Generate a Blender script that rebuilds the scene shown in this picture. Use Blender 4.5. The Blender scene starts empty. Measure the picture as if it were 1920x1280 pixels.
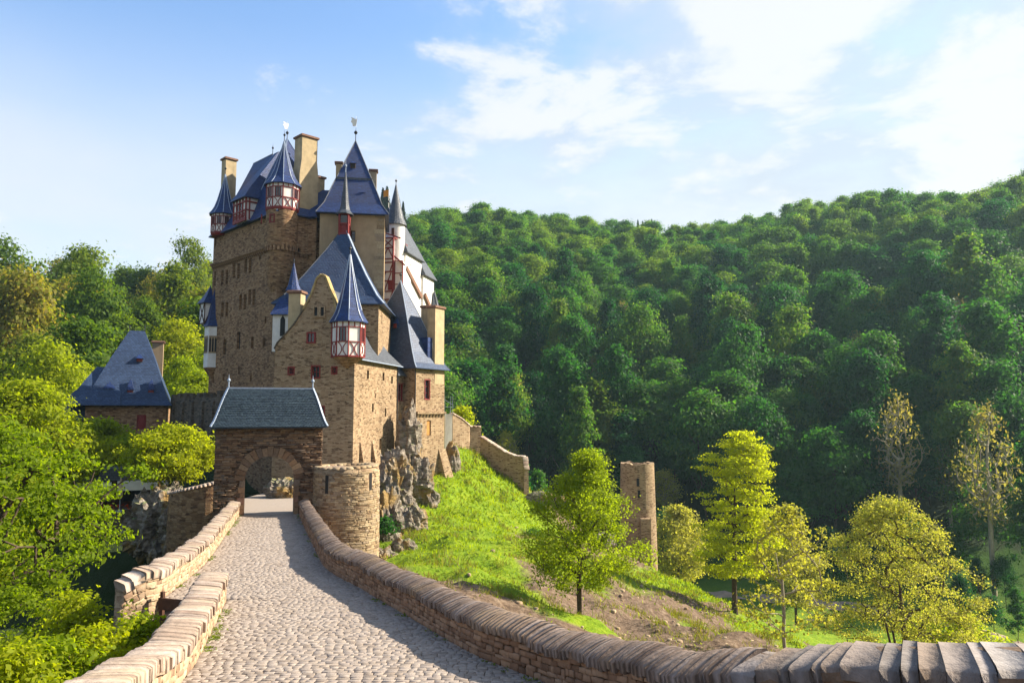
import bpy, bmesh, math, random
import numpy as np
from mathutils import Vector, Matrix
R = math.radians
random.seed(7); RNG = np.random.default_rng(7)
SC = bpy.context.scene
C = SC.collection

# ------------------------------------------------------------------ camera, sky, sun, exposure
FOC, PITCH = 1400.0, R(5.3)
cam_d = bpy.data.cameras.new('camera'); cam = bpy.data.objects.new('camera', cam_d); C.objects.link(cam)
cam.location = (0, 0, 0); cam.rotation_euler = (R(90) + PITCH, 0, 0)
cam_d.sensor_width = 36; cam_d.lens = FOC / 1920 * 36; cam_d.clip_start = 0.1; cam_d.clip_end = 9000
SC.camera = cam

SUN_AZ, SUN_EL = R(15), R(33)          # azimuth from +X towards +Y
W = bpy.data.worlds.new('World'); SC.world = W; W.use_nodes = True
nt = W.node_tree; nt.nodes.clear()
def N(tree, t, **kw):
    n = tree.nodes.new(t)
    for k, v in kw.items():
        if k.startswith('i_'):
            n.inputs[k[2:].replace('_', ' ')].default_value = v
        else: setattr(n, k, v)
    return n
def ramp(tree, stops, interp='LINEAR'):
    n = tree.nodes.new('ShaderNodeValToRGB'); n.color_ramp.interpolation = interp
    el = n.color_ramp.elements
    while len(el) < len(stops): el.new(0.5)
    for e, (p, c) in zip(el, stops):
        e.position = p; e.color = (*c, 1) if len(c) == 3 else c
    return n
def math_n(tree, op, a, b=None, clamp=False):
    n = tree.nodes.new('ShaderNodeMath'); n.operation = op; n.use_clamp = clamp
    for i, v in enumerate((a, b)):
        if v is None: continue
        if isinstance(v, (int, float)): n.inputs[i].default_value = v
        else: tree.links.new(v, n.inputs[i])
    return n.outputs[0]
def mixc(tree, fac, a, b, blend='MIX'):
    n = tree.nodes.new('ShaderNodeMix'); n.data_type = 'RGBA'; n.blend_type = blend
    for s, v in ((n.inputs[0], fac), (n.inputs[6], a), (n.inputs[7], b)):
        if isinstance(v, (int, float)): s.default_value = v
        elif isinstance(v, tuple): s.default_value = (*v, 1) if len(v) == 3 else v
        else: tree.links.new(v, s)
    return n.outputs[2]

sky = N(nt, 'ShaderNodeTexSky', sky_type='NISHITA', sun_disc=False, sun_elevation=SUN_EL,
        sun_rotation=R(90) - SUN_AZ, altitude=200, air_density=1.0, dust_density=1.2, ozone_density=1.5)
tc = N(nt, 'ShaderNodeTexCoord')
sep = N(nt, 'ShaderNodeSeparateXYZ'); nt.links.new(tc.outputs['Generated'], sep.inputs[0])
zz = math_n(nt, 'ADD', math_n(nt, 'MAXIMUM', sep.outputs[2], 0.0), 0.16)
cx = math_n(nt, 'DIVIDE', sep.outputs[0], zz); cy = math_n(nt, 'DIVIDE', sep.outputs[1], zz)
comb = N(nt, 'ShaderNodeCombineXYZ'); nt.links.new(cx, comb.inputs[0]); nt.links.new(cy, comb.inputs[1])
def cloud_noise(scale, detail, off, rough=0.55, dist=0.0):
    mp = N(nt, 'ShaderNodeMapping'); mp.inputs['Location'].default_value = off
    nt.links.new(comb.outputs[0], mp.inputs[0])
    n = N(nt, 'ShaderNodeTexNoise'); n.inputs['Scale'].default_value = scale
    n.inputs['Detail'].default_value = detail; n.inputs['Roughness'].default_value = rough; n.inputs['Distortion'].default_value = dist
    nt.links.new(mp.outputs[0], n.inputs['Vector']); return n.outputs['Fac']
big = cloud_noise(0.55, 3, (3.1, 1.7, 0.0))
fine = cloud_noise(1.9, 10, (7.3, 2.2, 0.0), 0.62, 0.2)
puff = cloud_noise(3.2, 10, (2.4, 5.1, 0.0), 0.60, 0.3)
veil = cloud_noise(0.8, 4, (1.3, 9.2, 4.0))
def mrange(v, a, b, c=0.0, d=1.0):
    m = N(nt, 'ShaderNodeMapRange', interpolation_type='SMOOTHSTEP'); nt.links.new(v, m.inputs[0])
    for i, q in enumerate((a, b, c, d)): m.inputs[i + 1].default_value = q
    return m.outputs[0]
# more cloud towards the sunny side, a pale veil low over the horizon
side = math_n(nt, 'MULTIPLY', sep.outputs[0], 0.24)
cov = math_n(nt, 'ADD', math_n(nt, 'ADD', math_n(nt, 'MULTIPLY', big, 0.62), math_n(nt, 'MULTIPLY', fine, 0.5)), side)
soft = mrange(cov, 0.50, 0.70)
crisp = mrange(math_n(nt, 'ADD', math_n(nt, 'MULTIPLY', math_n(nt, 'SUBTRACT', cov, math_n(nt, 'MULTIPLY', side, 0.55)), 0.72), math_n(nt, 'MULTIPLY', puff, 0.45)), 0.640, 0.715)
low = mrange(sep.outputs[2], 0.48, 0.22)
vl = math_n(nt, 'MULTIPLY', low, math_n(nt, 'ADD', math_n(nt, 'MULTIPLY', veil, 1.3), 0.32), True)
skyc = mixc(nt, 1.0, sky.outputs[0], (0.92, 1.04, 1.14), "MULTIPLY")
c1 = mixc(nt, math_n(nt, 'MULTIPLY', vl, 0.85), skyc, (3.4, 3.45, 3.5))
c1 = mixc(nt, math_n(nt, 'MULTIPLY', soft, 0.80), c1, (2.55, 2.86, 3.25))
c2 = mixc(nt, math_n(nt, 'MULTIPLY', crisp, 0.78), c1, (3.75, 3.75, 3.72))
bg = N(nt, 'ShaderNodeBackground'); bg.inputs['Strength'].default_value = 0.105
nt.links.new(c2, bg.inputs[0])
wo = N(nt, 'ShaderNodeOutputWorld'); nt.links.new(bg.outputs[0], wo.inputs[0])

sd = bpy.data.lights.new('sun', 'SUN'); sd.energy = 5.0; sd.angle = R(0.53); sd.color = (1.0, 0.90, 0.74)
sun = bpy.data.objects.new('sun', sd); C.objects.link(sun)
SUNV = Vector((math.cos(SUN_AZ) * math.cos(SUN_EL), math.sin(SUN_AZ) * math.cos(SUN_EL), math.sin(SUN_EL)))
sun.rotation_euler = SUNV.to_track_quat('Z', 'Y').to_euler(); sun.location = (60, 20, 80)
SC.view_settings.view_transform = 'Standard'; SC.view_settings.look = 'None'
SC.view_settings.exposure = 1.35; SC.view_settings.gamma = 1.0; SC.view_settings.use_curve_mapping = False
SC.cycles.use_denoising = True; SC.cycles.max_bounces = 6; SC.cycles.diffuse_bounces = 3
SC.cycles.glossy_bounces = 2; SC.cycles.transmission_bounces = 4; SC.cycles.transparent_max_bounces = 4
SC.cycles.caustics_reflective = False; SC.cycles.caustics_refractive = False

# ------------------------------------------------------------------ placing helpers
CP, SP = math.cos(PITCH), math.sin(PITCH)
def ray(px, py):
    x, y = (px - 960) / FOC, (640 - py) / FOC
    return Vector((x, CP - y * SP, SP + y * CP))
def at(px, py, Y):
    r = ray(px, py); return r * (Y / r.y)
def proj(p):
    d = p[1] * CP + p[2] * SP
    return 960 + FOC * p[0] / d, 640 - FOC * (-p[1] * SP + p[2] * CP) / d

# ------------------------------------------------------------------ object helpers
def tag(o, label=None, cat=None, group=None, kind=None):
    if label: o['label'] = label
    if cat: o['category'] = cat
    if group: o['group'] = group
    if kind: o['kind'] = kind
    return o
def empty(name, loc=(0, 0, 0), rz=0, label=None, cat=None, group=None):
    o = bpy.data.objects.new(name, None); C.objects.link(o)
    o.location = loc; o.rotation_euler = (0, 0, rz); o.empty_display_size = 0.3
    return tag(o, label, cat, group)
def link(name, me, parent=None, mat=None):
    o = bpy.data.objects.new(name, me); C.objects.link(o)
    if mat is not None and not me.materials: me.materials.append(mat)
    if parent is not None: o.parent = parent
    return o
def mesh_np(name, V, F, mat=None, smooth=False):
    """V (n,3), F (m,k) with k = 3 or 4"""
    V = np.asarray(V, np.float32); F = np.asarray(F, np.int32); k = F.shape[1]
    me = bpy.data.meshes.new(name)
    me.vertices.add(len(V)); me.vertices.foreach_set('co', V.ravel())
    me.loops.add(F.size); me.loops.foreach_set('vertex_index', F.ravel())
    me.polygons.add(len(F)); me.polygons.foreach_set('loop_start', np.arange(0, F.size, k, dtype=np.int32))
    if smooth: me.polygons.foreach_set('use_smooth', np.ones(len(F), bool))
    me.update(calc_edges=True)
    if mat: me.materials.append(mat)
    return me
class MB:
    """collects polygons, gives every face a metric uv (along the level, up the slope)"""
    def __init__(s): s.v = []; s.f = []; s.m = []
    def poly(s, pts, m=0):
        b = len(s.v); s.v += [tuple(p) for p in pts]; s.f.append(list(range(b, b + len(pts)))); s.m.append(m)
    def box(s, x0, x1, y0, y1, z0, z1, m=0, M=None):
        P = [Vector((x, y, z)) for z in (z0, z1) for y in (y0, y1) for x in (x0, x1)]
        if M is not None: P = [M @ p for p in P]
        for q in ((0, 2, 3, 1), (4, 5, 7, 6), (0, 1, 5, 4), (2, 6, 7, 3), (0, 4, 6, 2), (1, 3, 7, 5)): s.poly([P[i] for i in q], m)
    def loft(s, rings, close=True, cap0=False, cap1=False, m=0):
        n = len(rings[0])
        for a, b in zip(rings, rings[1:]):
            for i in range(n if close else n - 1):
                j = (i + 1) % n
                pts = [a[i], a[j], b[j], b[i]]
                q = []
                for p in pts:
                    if not q or (Vector(p) - Vector(q[-1])).length > 1e-5: q.append(p)
                if len(q) > 1 and (Vector(q[0]) - Vector(q[-1])).length < 1e-5: q.pop()
                if len(q) >= 3: s.poly(q, m)
        if cap0: s.poly(list(reversed(rings[0])), m)
        if cap1: s.poly(list(rings[-1]), m)
    def bar(s, a, b, w, d=None, m=0, up=(0, 0, 1)):
        a, b = Vector(a), Vector(b); t = (b - a).normalized(); d = d or w
        u = Vector(up)
        if abs(t.dot(u)) > 0.95: u = Vector((0.3, 1, 0))
        x = t.cross(u).normalized(); y = x.cross(t)
        r0 = [a + x * sx * w / 2 + y * sy * d / 2 for sx, sy in ((-1, -1), (1, -1), (1, 1), (-1, 1))]
        s.loft([r0, [p + (b - a) for p in r0]], cap0=True, cap1=True, m=m)
    def tube(s, path, rad, n=8, m=0, cap=True):
        rings = []
        for i, p in enumerate(path):
            p = Vector(p)
            t = (Vector(path[min(i + 1, len(path) - 1)]) - Vector(path[max(i - 1, 0)])).normalized()
            u = Vector((0, 0, 1)) if abs(t.z) < 0.9 else Vector((1, 0, 0))
            x = t.cross(u).normalized(); y = x.cross(t)
            r = rad[i] if isinstance(rad, (list, tuple)) else rad
            rings.append([p + (x * math.cos(2 * math.pi * k / n) + y * math.sin(2 * math.pi * k / n)) * r for k in range(n)])
        s.loft(rings, cap0=cap, cap1=cap, m=m)
    def lathe(s, c, prof, n=10, m=0, a0=0.0):
        rings = [[(c[0] + r * math.cos(a0 + 2 * math.pi * k / n), c[1] + r * math.sin(a0 + 2 * math.pi * k / n), z) for k in range(n)] for r, z in prof]
        s.loft(rings, m=m)
    def panel(s, P0, U, L, z0, z1, opens=(), depth=0.3, m=0, mr=None):
        """vertical wall from P0 along unit U; openings (u0,u1,v0,v1) get reveals of that depth; outward = U x Z"""
        P0 = Vector(P0); U = Vector(U); Nn = Vector((U.y, -U.x, 0))
        us = sorted({0, L, *[round(o[0], 4) for o in opens], *[round(o[1], 4) for o in opens]})
        zs = sorted({z0, z1, *[round(o[2], 4) for o in opens], *[round(o[3], 4) for o in opens]})
        us = [u for u in us if 0 <= u <= L]; zs = [z for z in zs if z0 <= z <= z1]
        pt = lambda u, z, d=0.0: Vector((P0.x + U.x * u - Nn.x * d, P0.y + U.y * u - Nn.y * d, z))
        for u0, u1 in zip(us, us[1:]):
            for a, b in zip(zs, zs[1:]):
                um, zm = (u0 + u1) / 2, (a + b) / 2
                if any(o[0] < um < o[1] and o[2] < zm < o[3] for o in opens): continue
                s.poly([pt(u0, a), pt(u1, a), pt(u1, b), pt(u0, b)], m)
        for o in opens:
            a, b, c, d = o[:4]; r = [(a, c), (b, c), (b, d), (a, d)]
            for i in range(4):
                p, q = r[i], r[(i + 1) % 4]
                s.poly([pt(*p), pt(*p, depth), pt(*q, depth), pt(*q)], m if mr is None else mr)
    def build(s, name, mats, parent=None, smooth=False, cyl=None):
        me = bpy.data.meshes.new(name); me.from_pydata(s.v, [], s.f)
        if not isinstance(mats, (list, tuple)): mats = [mats]
        for mt in mats: me.materials.append(mt)
        uvl = me.uv_layers.new(name='UVMap'); uv = np.zeros(len(me.loops) * 2, np.float32)
        up = Vector((0, 0, 1))
        for p in me.polygons:
            p.material_index = s.m[p.index]; p.use_smooth = smooth
            n = p.normal
            t = up.cross(n) if abs(n.z) < 0.97 else Vector((1, 0, 0))
            t.normalize(); b = n.cross(t)
            if cyl and abs(n.z) < 0.9:
                ac = math.atan2(p.center.y - cyl[1], p.center.x - cyl[0])
                for li in p.loop_indices:
                    co = me.vertices[me.loops[li].vertex_index].co; a = math.atan2(co.y - cyl[1], co.x - cyl[0]); a = ac + (a - ac + math.pi) % (2 * math.pi) - math.pi
                    uv[2 * li] = a * cyl[2]; uv[2 * li + 1] = co.z
                continue
            for li in p.loop_indices:
                co = me.vertices[me.loops[li].vertex_index].co
                uv[2 * li] = co.dot(t); uv[2 * li + 1] = co.dot(b)
        uvl.data.foreach_set('uv', uv)
        if smooth:
            bm = bmesh.new(); bm.from_mesh(me); bmesh.ops.remove_doubles(bm, verts=bm.verts, dist=1e-4); bm.to_mesh(me); bm.free()
        me.update()
        return link(name, me, parent)

# ------------------------------------------------------------------ materials
def new_mat(name):
    m = bpy.data.materials.new(name); m.use_nodes = True; t = m.node_tree; t.nodes.clear()
    o = t.nodes.new('ShaderNodeOutputMaterial'); return m, t, o
def principled(t, o, col, rough=0.85, spec=0.3, normal=None, metal=0.0):
    b = t.nodes.new('ShaderNodeBsdfPrincipled')
    for k, v in (('Base Color', col), ('Roughness', rough), ('Specular IOR Level', spec), ('Metallic', metal)):
        if isinstance(v, (int, float)): b.inputs[k].default_value = v
        elif isinstance(v, tuple): b.inputs[k].default_value = (*v, 1) if len(v) == 3 else v
        else: t.links.new(v, b.inputs[k])
    if normal is not None: t.links.new(normal, b.inputs['Normal'])
    t.links.new(b.outputs[0], o.inputs[0]); return b
def noise(t, vec, scale, detail=4, rough=0.55, out='Fac', dim='3D'):
    n = t.nodes.new('ShaderNodeTexNoise'); n.noise_dimensions = dim
    n.inputs['Scale'].default_value = scale; n.inputs['Detail'].default_value = detail; n.inputs['Roughness'].default_value = rough
    if vec is not None: t.links.new(vec, n.inputs['Vector'])
    return n.outputs[out]
def bump(t, h, strength=0.5, dist=0.05, prev=None):
    b = t.nodes.new('ShaderNodeBump'); b.inputs['Strength'].default_value = strength; b.inputs['Distance'].default_value = dist
    t.links.new(h, b.inputs['Height'])
    if prev is not None: t.links.new(prev, b.inputs['Normal'])
    return b.outputs[0]
def obj_co(t):
    return t.nodes.new('ShaderNodeTexCoord').outputs['Object']
def stone_mat(name, cols, sw, sh, mortar, mortar_w=0.10, bstr=0.7, stain=(0.55, 1.15)):
    """coursed rubble: stretched cells with recessed joints"""
    m, t, o = new_mat(name)
    uv = t.nodes.new('ShaderNodeUVMap').outputs[0]
    mp = N(t, 'ShaderNodeMapping'); mp.inputs['Scale'].default_value = (1 / sw, 1 / sh, 1); t.links.new(uv, mp.inputs[0])
    nz = t.nodes.new('ShaderNodeTexNoise'); nz.inputs['Scale'].default_value = 0.9; nz.inputs['Detail'].default_value = 3
    t.links.new(mp.outputs[0], nz.inputs['Vector'])
    sub = N(t, 'ShaderNodeVectorMath', operation='SUBTRACT'); sub.inputs[1].default_value = (0.5, 0.5, 0.5); t.links.new(nz.outputs['Color'], sub.inputs[0])
    sc = N(t, 'ShaderNodeVectorMath', operation='SCALE'); sc.inputs['Scale'].default_value = 0.55; t.links.new(sub.outputs[0], sc.inputs[0])
    ad = N(t, 'ShaderNodeVectorMath', operation='ADD'); t.links.new(mp.outputs[0], ad.inputs[0]); t.links.new(sc.outputs[0], ad.inputs[1])
    def vor(feat):
        v = N(t, 'ShaderNodeTexVoronoi', voronoi_dimensions='2D', feature=feat); v.inputs['Scale'].default_value = 1.0
        v.inputs['Randomness'].default_value = 0.85; t.links.new(ad.outputs[0], v.inputs['Vector']); return v
    vc = vor('F1'); ve = vor('DISTANCE_TO_EDGE')
    sr = t.nodes.new('ShaderNodeSeparateColor'); t.links.new(vc.outputs['Color'], sr.inputs[0])
    n = len(cols); rc = ramp(t, [(i / (n - 1), c) for i, c in enumerate(cols)]); t.links.new(sr.outputs[0], rc.inputs[0])
    edge = N(t, 'ShaderNodeMapRange', interpolation_type='SMOOTHSTEP'); t.links.new(ve.outputs['Distance'], edge.inputs[0])
    edge.inputs[1].default_value = 0.015; edge.inputs[2].default_value = mortar_w
    co = obj_co(t)
    big = noise(t, co, 0.35, 5, 0.6); fine = noise(t, co, 9.0, 4)
    col = mixc(t, edge.outputs[0], mortar, rc.outputs[0])
    st = N(t, 'ShaderNodeMapRange'); t.links.new(big, st.inputs[0]); st.inputs[1].default_value = 0.25; st.inputs[2].default_value = 0.75
    st.inputs[3].default_value = stain[0]; st.inputs[4].default_value = stain[1]
    cs = N(t, 'ShaderNodeCombineColor')
    for i in range(3): t.links.new(st.outputs[0], cs.inputs[i])
    col = mixc(t, 0.7, col, cs.outputs[0], 'MULTIPLY')
    fr = ramp(t, [(0.3, (0.8, 0.8, 0.8)), (0.7, (1.12, 1.12, 1.12))]); t.links.new(fine, fr.inputs[0])
    col = mixc(t, 0.8, col, fr.outputs[0], 'MULTIPLY')
    h = math_n(t, 'ADD', math_n(t, 'MULTIPLY', edge.outputs[0], math_n(t, 'ADD', math_n(t, 'MULTIPLY', sr.outputs[1], 0.9), 0.5)), math_n(t, 'MULTIPLY', fine, 0.25))
    principled(t, o, col, 0.9, 0.2, bump(t, h, bstr, 0.06)); return m
def piece_mat(name, cols, rough=0.88, lichen=None, spec=0.25, nscale=7.0, bstr=0.5):
    """single stones: each piece its own tone"""
    m, t, o = new_mat(name)
    oi = t.nodes.new('ShaderNodeObjectInfo'); g = t.nodes.new('ShaderNodeNewGeometry')
    r = math_n(t, 'FRACT', math_n(t, 'ADD', oi.outputs['Random'], g.outputs['Random Per Island']))
    n = len(cols); rc = ramp(t, [(i / (n - 1), c) for i, c in enumerate(cols)]); t.links.new(r, rc.inputs[0])
    pos = g.outputs['Position']
    f = noise(t, pos, nscale, 5, 0.6); f2 = noise(t, pos, 0.6, 4, 0.6)
    fr = ramp(t, [(0.28, (0.68, 0.66, 0.64)), (0.72, (1.2, 1.2, 1.2))]); t.links.new(f, fr.inputs[0])
    col = mixc(t, 0.85, rc.outputs[0], fr.outputs[0], 'MULTIPLY')
    if lichen:
        lr = N(t, 'ShaderNodeMapRange', interpolation_type='SMOOTHSTEP'); t.links.new(f2, lr.inputs[0]); lr.inputs[1].default_value = 0.52; lr.inputs[2].default_value = 0.68
        col = mixc(t, math_n(t, 'MULTIPLY', lr.outputs[0], 0.7), col, lichen)
    principled(t, o, col, rough, spec, bump(t, noise(t, pos, nscale * 2.2, 5, 0.65), bstr, 0.03)); return m
def slate_mat(name, c0, c1, w=0.30, h=0.20, rough=0.46, spec=0.38):
    m, t, o = new_mat(name)
    uv = t.nodes.new('ShaderNodeUVMap').outputs[0]
    br = t.nodes.new('ShaderNodeTexBrick'); t.links.new(uv, br.inputs['Vector'])
    br.offset = 0.5; br.inputs['Scale'].default_value = 1.0; br.inputs['Brick Width'].default_value = w; br.inputs['Row Height'].default_value = h
    br.inputs['Mortar Size'].default_value = 0.02; br.inputs['Mortar Smooth'].default_value = 0.6
    br.inputs['Color1'].default_value = (*c0, 1); br.inputs['Color2'].default_value = (*c1, 1)
    br.inputs['Mortar'].default_value = (c0[0] * .35, c0[1] * .35, c0[2] * .4, 1)
    co = obj_co(t); f = noise(t, co, 0.7, 5, 0.65); f2 = noise(t, co, 6, 3)
    fr = ramp(t, [(0.3, (0.7, 0.74, 0.78)), (0.72, (1.3, 1.25, 1.2))]); t.links.new(f, fr.inputs[0])
    col = mixc(t, 0.8, br.outputs['Color'], fr.outputs[0], 'MULTIPLY')
    hh = math_n(t, 'ADD', math_n(t, 'SUBTRACT', 1.0, br.outputs['Fac']), math_n(t, 'MULTIPLY', f2, 0.5))
    rg = N(t, 'ShaderNodeMapRange'); t.links.new(f2, rg.inputs[0]); rg.inputs[3].default_value = rough - 0.1; rg.inputs[4].default_value = rough + 0.14
    principled(t, o, col, rg.outputs[0], spec, bump(t, hh, 0.7, 0.03)); return m
def plain_mat(name, col, rough=0.7, var=0.18, scale=3.0, spec=0.3, bstr=0.15, metal=0.0, stain=None):
    m, t, o = new_mat(name); co = obj_co(t)
    f = noise(t, co, scale, 5, 0.6)
    fr = ramp(t, [(0.3, (1 - var,) * 3), (0.7, (1 + var,) * 3)]); t.links.new(f, fr.inputs[0])
    c = mixc(t, 1.0, col, fr.outputs[0], 'MULTIPLY')
    if stain:
        mp = N(t, 'ShaderNodeMapping'); mp.inputs['Scale'].default_value = (1.2, 1.2, 0.25); t.links.new(co, mp.inputs[0])
        s = noise(t, mp.outputs[0], 0.9, 6, 0.65); sr = N(t, 'ShaderNodeMapRange', interpolation_type='SMOOTHSTEP'); t.links.new(s, sr.inputs[0])
        sr.inputs[1].default_value = 0.45; sr.inputs[2].default_value = 0.75; c = mixc(t, math_n(t, 'MULTIPLY', sr.outputs[0], 0.65), c, stain)
    principled(t, o, c, rough, spec, bump(t, noise(t, co, scale * 5, 4), bstr, 0.02), metal); return m
def leaf_mat(name, cols, transl=0.45, tint=None):
    transl = min(.68, transl + .15)
    """tone differs by tree and by leaf cluster"""
    m, t, o = new_mat(name)
    oi = t.nodes.new('ShaderNodeObjectInfo'); g = t.nodes.new('ShaderNodeNewGeometry')
    r = math_n(t, 'ADD', math_n(t, 'MULTIPLY', oi.outputs['Random'], 0.72), math_n(t, 'MULTIPLY', g.outputs['Random Per Island'], 0.28))
    n = len(cols); rc = ramp(t, [(i / (n - 1), c) for i, c in enumerate(cols)]); t.links.new(r, rc.inputs[0])
    d = t.nodes.new('ShaderNodeBsdfPrincipled'); d.inputs['Roughness'].default_value = 0.6; d.inputs['Specular IOR Level'].default_value = 0.18
    t.links.new(rc.outputs[0], d.inputs['Base Color'])
    tr = t.nodes.new('ShaderNodeBsdfTranslucent')
    tcol = mixc(t, 1.0, rc.outputs[0], tint or (1.6, 1.5, 0.45), 'MULTIPLY'); t.links.new(tcol, tr.inputs[0])
    mx = t.nodes.new('ShaderNodeMixShader'); mx.inputs[0].default_value = transl
    t.links.new(d.outputs[0], mx.inputs[1]); t.links.new(tr.outputs[0], mx.inputs[2]); t.links.new(mx.outputs[0], o.inputs[0]); return m

M = {}
M['stone_brown'] = stone_mat('brown slate rubble', [(0.12, 0.062, 0.036), (0.27, 0.15, 0.078), (0.38, 0.225, 0.115), (0.45, 0.285, 0.155), (0.22, 0.128, 0.074)], 0.36, 0.135, (0.28, 0.17, 0.09))  # reddish brown rubble of tower house, cottage and forecourt wall
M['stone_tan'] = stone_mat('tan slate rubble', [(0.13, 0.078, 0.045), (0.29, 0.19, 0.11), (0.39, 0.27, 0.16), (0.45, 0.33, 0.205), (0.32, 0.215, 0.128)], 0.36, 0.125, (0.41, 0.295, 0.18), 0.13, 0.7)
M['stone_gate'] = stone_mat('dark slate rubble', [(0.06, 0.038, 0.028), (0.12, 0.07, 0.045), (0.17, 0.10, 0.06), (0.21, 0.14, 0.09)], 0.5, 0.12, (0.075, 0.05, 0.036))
M['stone_old'] = stone_mat('grey weathered rubble', [(0.07, 0.058, 0.046), (0.13, 0.105, 0.08), (0.19, 0.155, 0.115), (0.15, 0.11, 0.075)], 0.5, 0.2, (0.11, 0.09, 0.07))
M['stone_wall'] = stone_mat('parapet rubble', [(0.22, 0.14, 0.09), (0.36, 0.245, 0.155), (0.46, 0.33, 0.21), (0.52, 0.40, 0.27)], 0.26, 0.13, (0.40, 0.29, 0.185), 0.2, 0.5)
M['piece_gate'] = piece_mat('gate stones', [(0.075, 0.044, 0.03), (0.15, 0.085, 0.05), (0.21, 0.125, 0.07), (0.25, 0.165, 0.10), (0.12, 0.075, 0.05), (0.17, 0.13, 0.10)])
M['piece_tan'] = piece_mat('tan stones', [(0.17, 0.11, 0.065), (0.30, 0.21, 0.12), (0.38, 0.28, 0.165), (0.43, 0.33, 0.205), (0.26, 0.19, 0.12), (0.34, 0.26, 0.18)])
M['piece_wall'] = piece_mat('parapet stones', [(0.24, 0.155, 0.10), (0.36, 0.25, 0.155), (0.45, 0.32, 0.20), (0.52, 0.39, 0.26), (0.31, 0.20, 0.13)])
M['coping'] = piece_mat('coping slabs', [(0.30, 0.215, 0.165), (0.36, 0.27, 0.205), (0.42, 0.325, 0.25), (0.46, 0.37, 0.30), (0.35, 0.27, 0.22)], lichen=(0.44, 0.35, 0.23), nscale=5, bstr=.8)
M['piece_dark'] = piece_mat('dark weathered parapet stones', [(0.13, 0.075, 0.045), (0.21, 0.125, 0.075), (0.27, 0.17, 0.105), (0.31, 0.205, 0.13), (0.18, 0.105, 0.065)])  # stones of the right parapet, weathered darker than the left ones
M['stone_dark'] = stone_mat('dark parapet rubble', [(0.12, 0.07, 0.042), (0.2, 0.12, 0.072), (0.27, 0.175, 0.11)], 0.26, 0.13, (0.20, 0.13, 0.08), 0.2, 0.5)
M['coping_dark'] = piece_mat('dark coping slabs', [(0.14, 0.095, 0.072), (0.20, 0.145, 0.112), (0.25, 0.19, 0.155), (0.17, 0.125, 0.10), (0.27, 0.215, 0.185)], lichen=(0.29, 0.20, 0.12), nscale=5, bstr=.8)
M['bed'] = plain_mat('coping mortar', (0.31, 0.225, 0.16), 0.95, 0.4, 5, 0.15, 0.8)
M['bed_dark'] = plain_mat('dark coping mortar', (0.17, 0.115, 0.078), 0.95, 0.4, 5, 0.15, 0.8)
M['coping_big'] = piece_mat('flat slate slabs', [(0.15, 0.13, 0.12), (0.25, 0.225, 0.215), (0.31, 0.285, 0.27), (0.20, 0.15, 0.115), (0.27, 0.25, 0.25)], lichen=(0.26, 0.18, 0.11), nscale=6, bstr=.9)
M['cobble'] = piece_mat('paving stones', [(0.23, 0.185, 0.15), (0.28, 0.23, 0.19), (0.33, 0.27, 0.22), (0.30, 0.25, 0.215), (0.35, 0.295, 0.25), (0.26, 0.215, 0.185)], 0.8, nscale=14, bstr=0.4)
M['joint'] = plain_mat('sandy joint', (0.10, 0.075, 0.055), 0.95, 0.3, 4.0)
M['wall_core'] = plain_mat('wall mortar', (0.24, 0.17, 0.115), 0.95, 0.35, 2.5, bstr=0.5)
M['slate'] = slate_mat('blue slate', (0.007, 0.024, 0.105), (0.017, 0.048, 0.18))  # reflected sky is put into this blue base colour
M['slate_mid'] = slate_mat('grey blue slate', (0.016, 0.036, 0.092), (0.036, 0.070, 0.15), rough=0.48)
M['slate_gate'] = slate_mat('weathered slate', (0.035, 0.065, 0.10), (0.06, 0.10, 0.145), rough=0.55, spec=0.4)
M['slate_grey'] = slate_mat('grey slate', (0.05, 0.06, 0.08), (0.085, 0.098, 0.12), rough=0.5)
M['lead'] = plain_mat('lead flashing', (0.30, 0.36, 0.46), 0.4, 0.2, 6, 0.5)
M['plaster_tan'] = plain_mat('tan lime plaster', (0.36, 0.26, 0.155), 0.9, 0.14, 1.3, 0.2, 0.3, stain=(0.22, 0.16, 0.10))
M['plaster_chim'] = plain_mat('ochre chimney plaster', (0.44, 0.34, 0.20), 0.9, 0.18, 1.6, 0.2, 0.3, stain=(0.26, 0.21, 0.135))
M['white'] = plain_mat('white lime plaster', (0.74, 0.715, 0.67), 0.85, 0.10, 2.5, 0.2, 0.15, stain=(0.50, 0.46, 0.40))
M['red'] = plain_mat('oxblood timber', (0.20, 0.022, 0.02), 0.6, 0.25, 5, 0.3)
M['redstone'] = plain_mat('red sandstone', (0.20, 0.11, 0.075), 0.85, 0.25, 5, 0.2)
M['dark'] = plain_mat('dark room', (0.012, 0.011, 0.012), 0.6, 0.2, 3)
M['glass'] = plain_mat('window glass', (0.02, 0.025, 0.035), 0.08, 0.3, 1.0, 0.6, 0.05)
M['iron'] = plain_mat('black iron', (0.02, 0.022, 0.028), 0.45, 0.2, 8, 0.5)
M['gilt'] = plain_mat('pale vane metal', (0.75, 0.72, 0.64), 0.3, 0.1, 8, 0.6)
M['wood'] = plain_mat('brown stained wood', (0.075, 0.032, 0.018), 0.65, 0.3, 6, 0.3, 0.3)
M['bark'] = plain_mat('bark', (0.075, 0.052, 0.036), 0.9, 0.4, 4, 0.2, 0.7)
M['bark_pale'] = plain_mat('pale bark', (0.27, 0.235, 0.16), 0.9, 0.3, 3, 0.2, 0.5)
M['ochre_wood'] = plain_mat('ochre door', (0.42, 0.20, 0.05), 0.6, 0.2, 5)
M['flag'] = plain_mat('orange flag', (0.65, 0.25, 0.03), 0.8, 0.1, 5)
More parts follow.
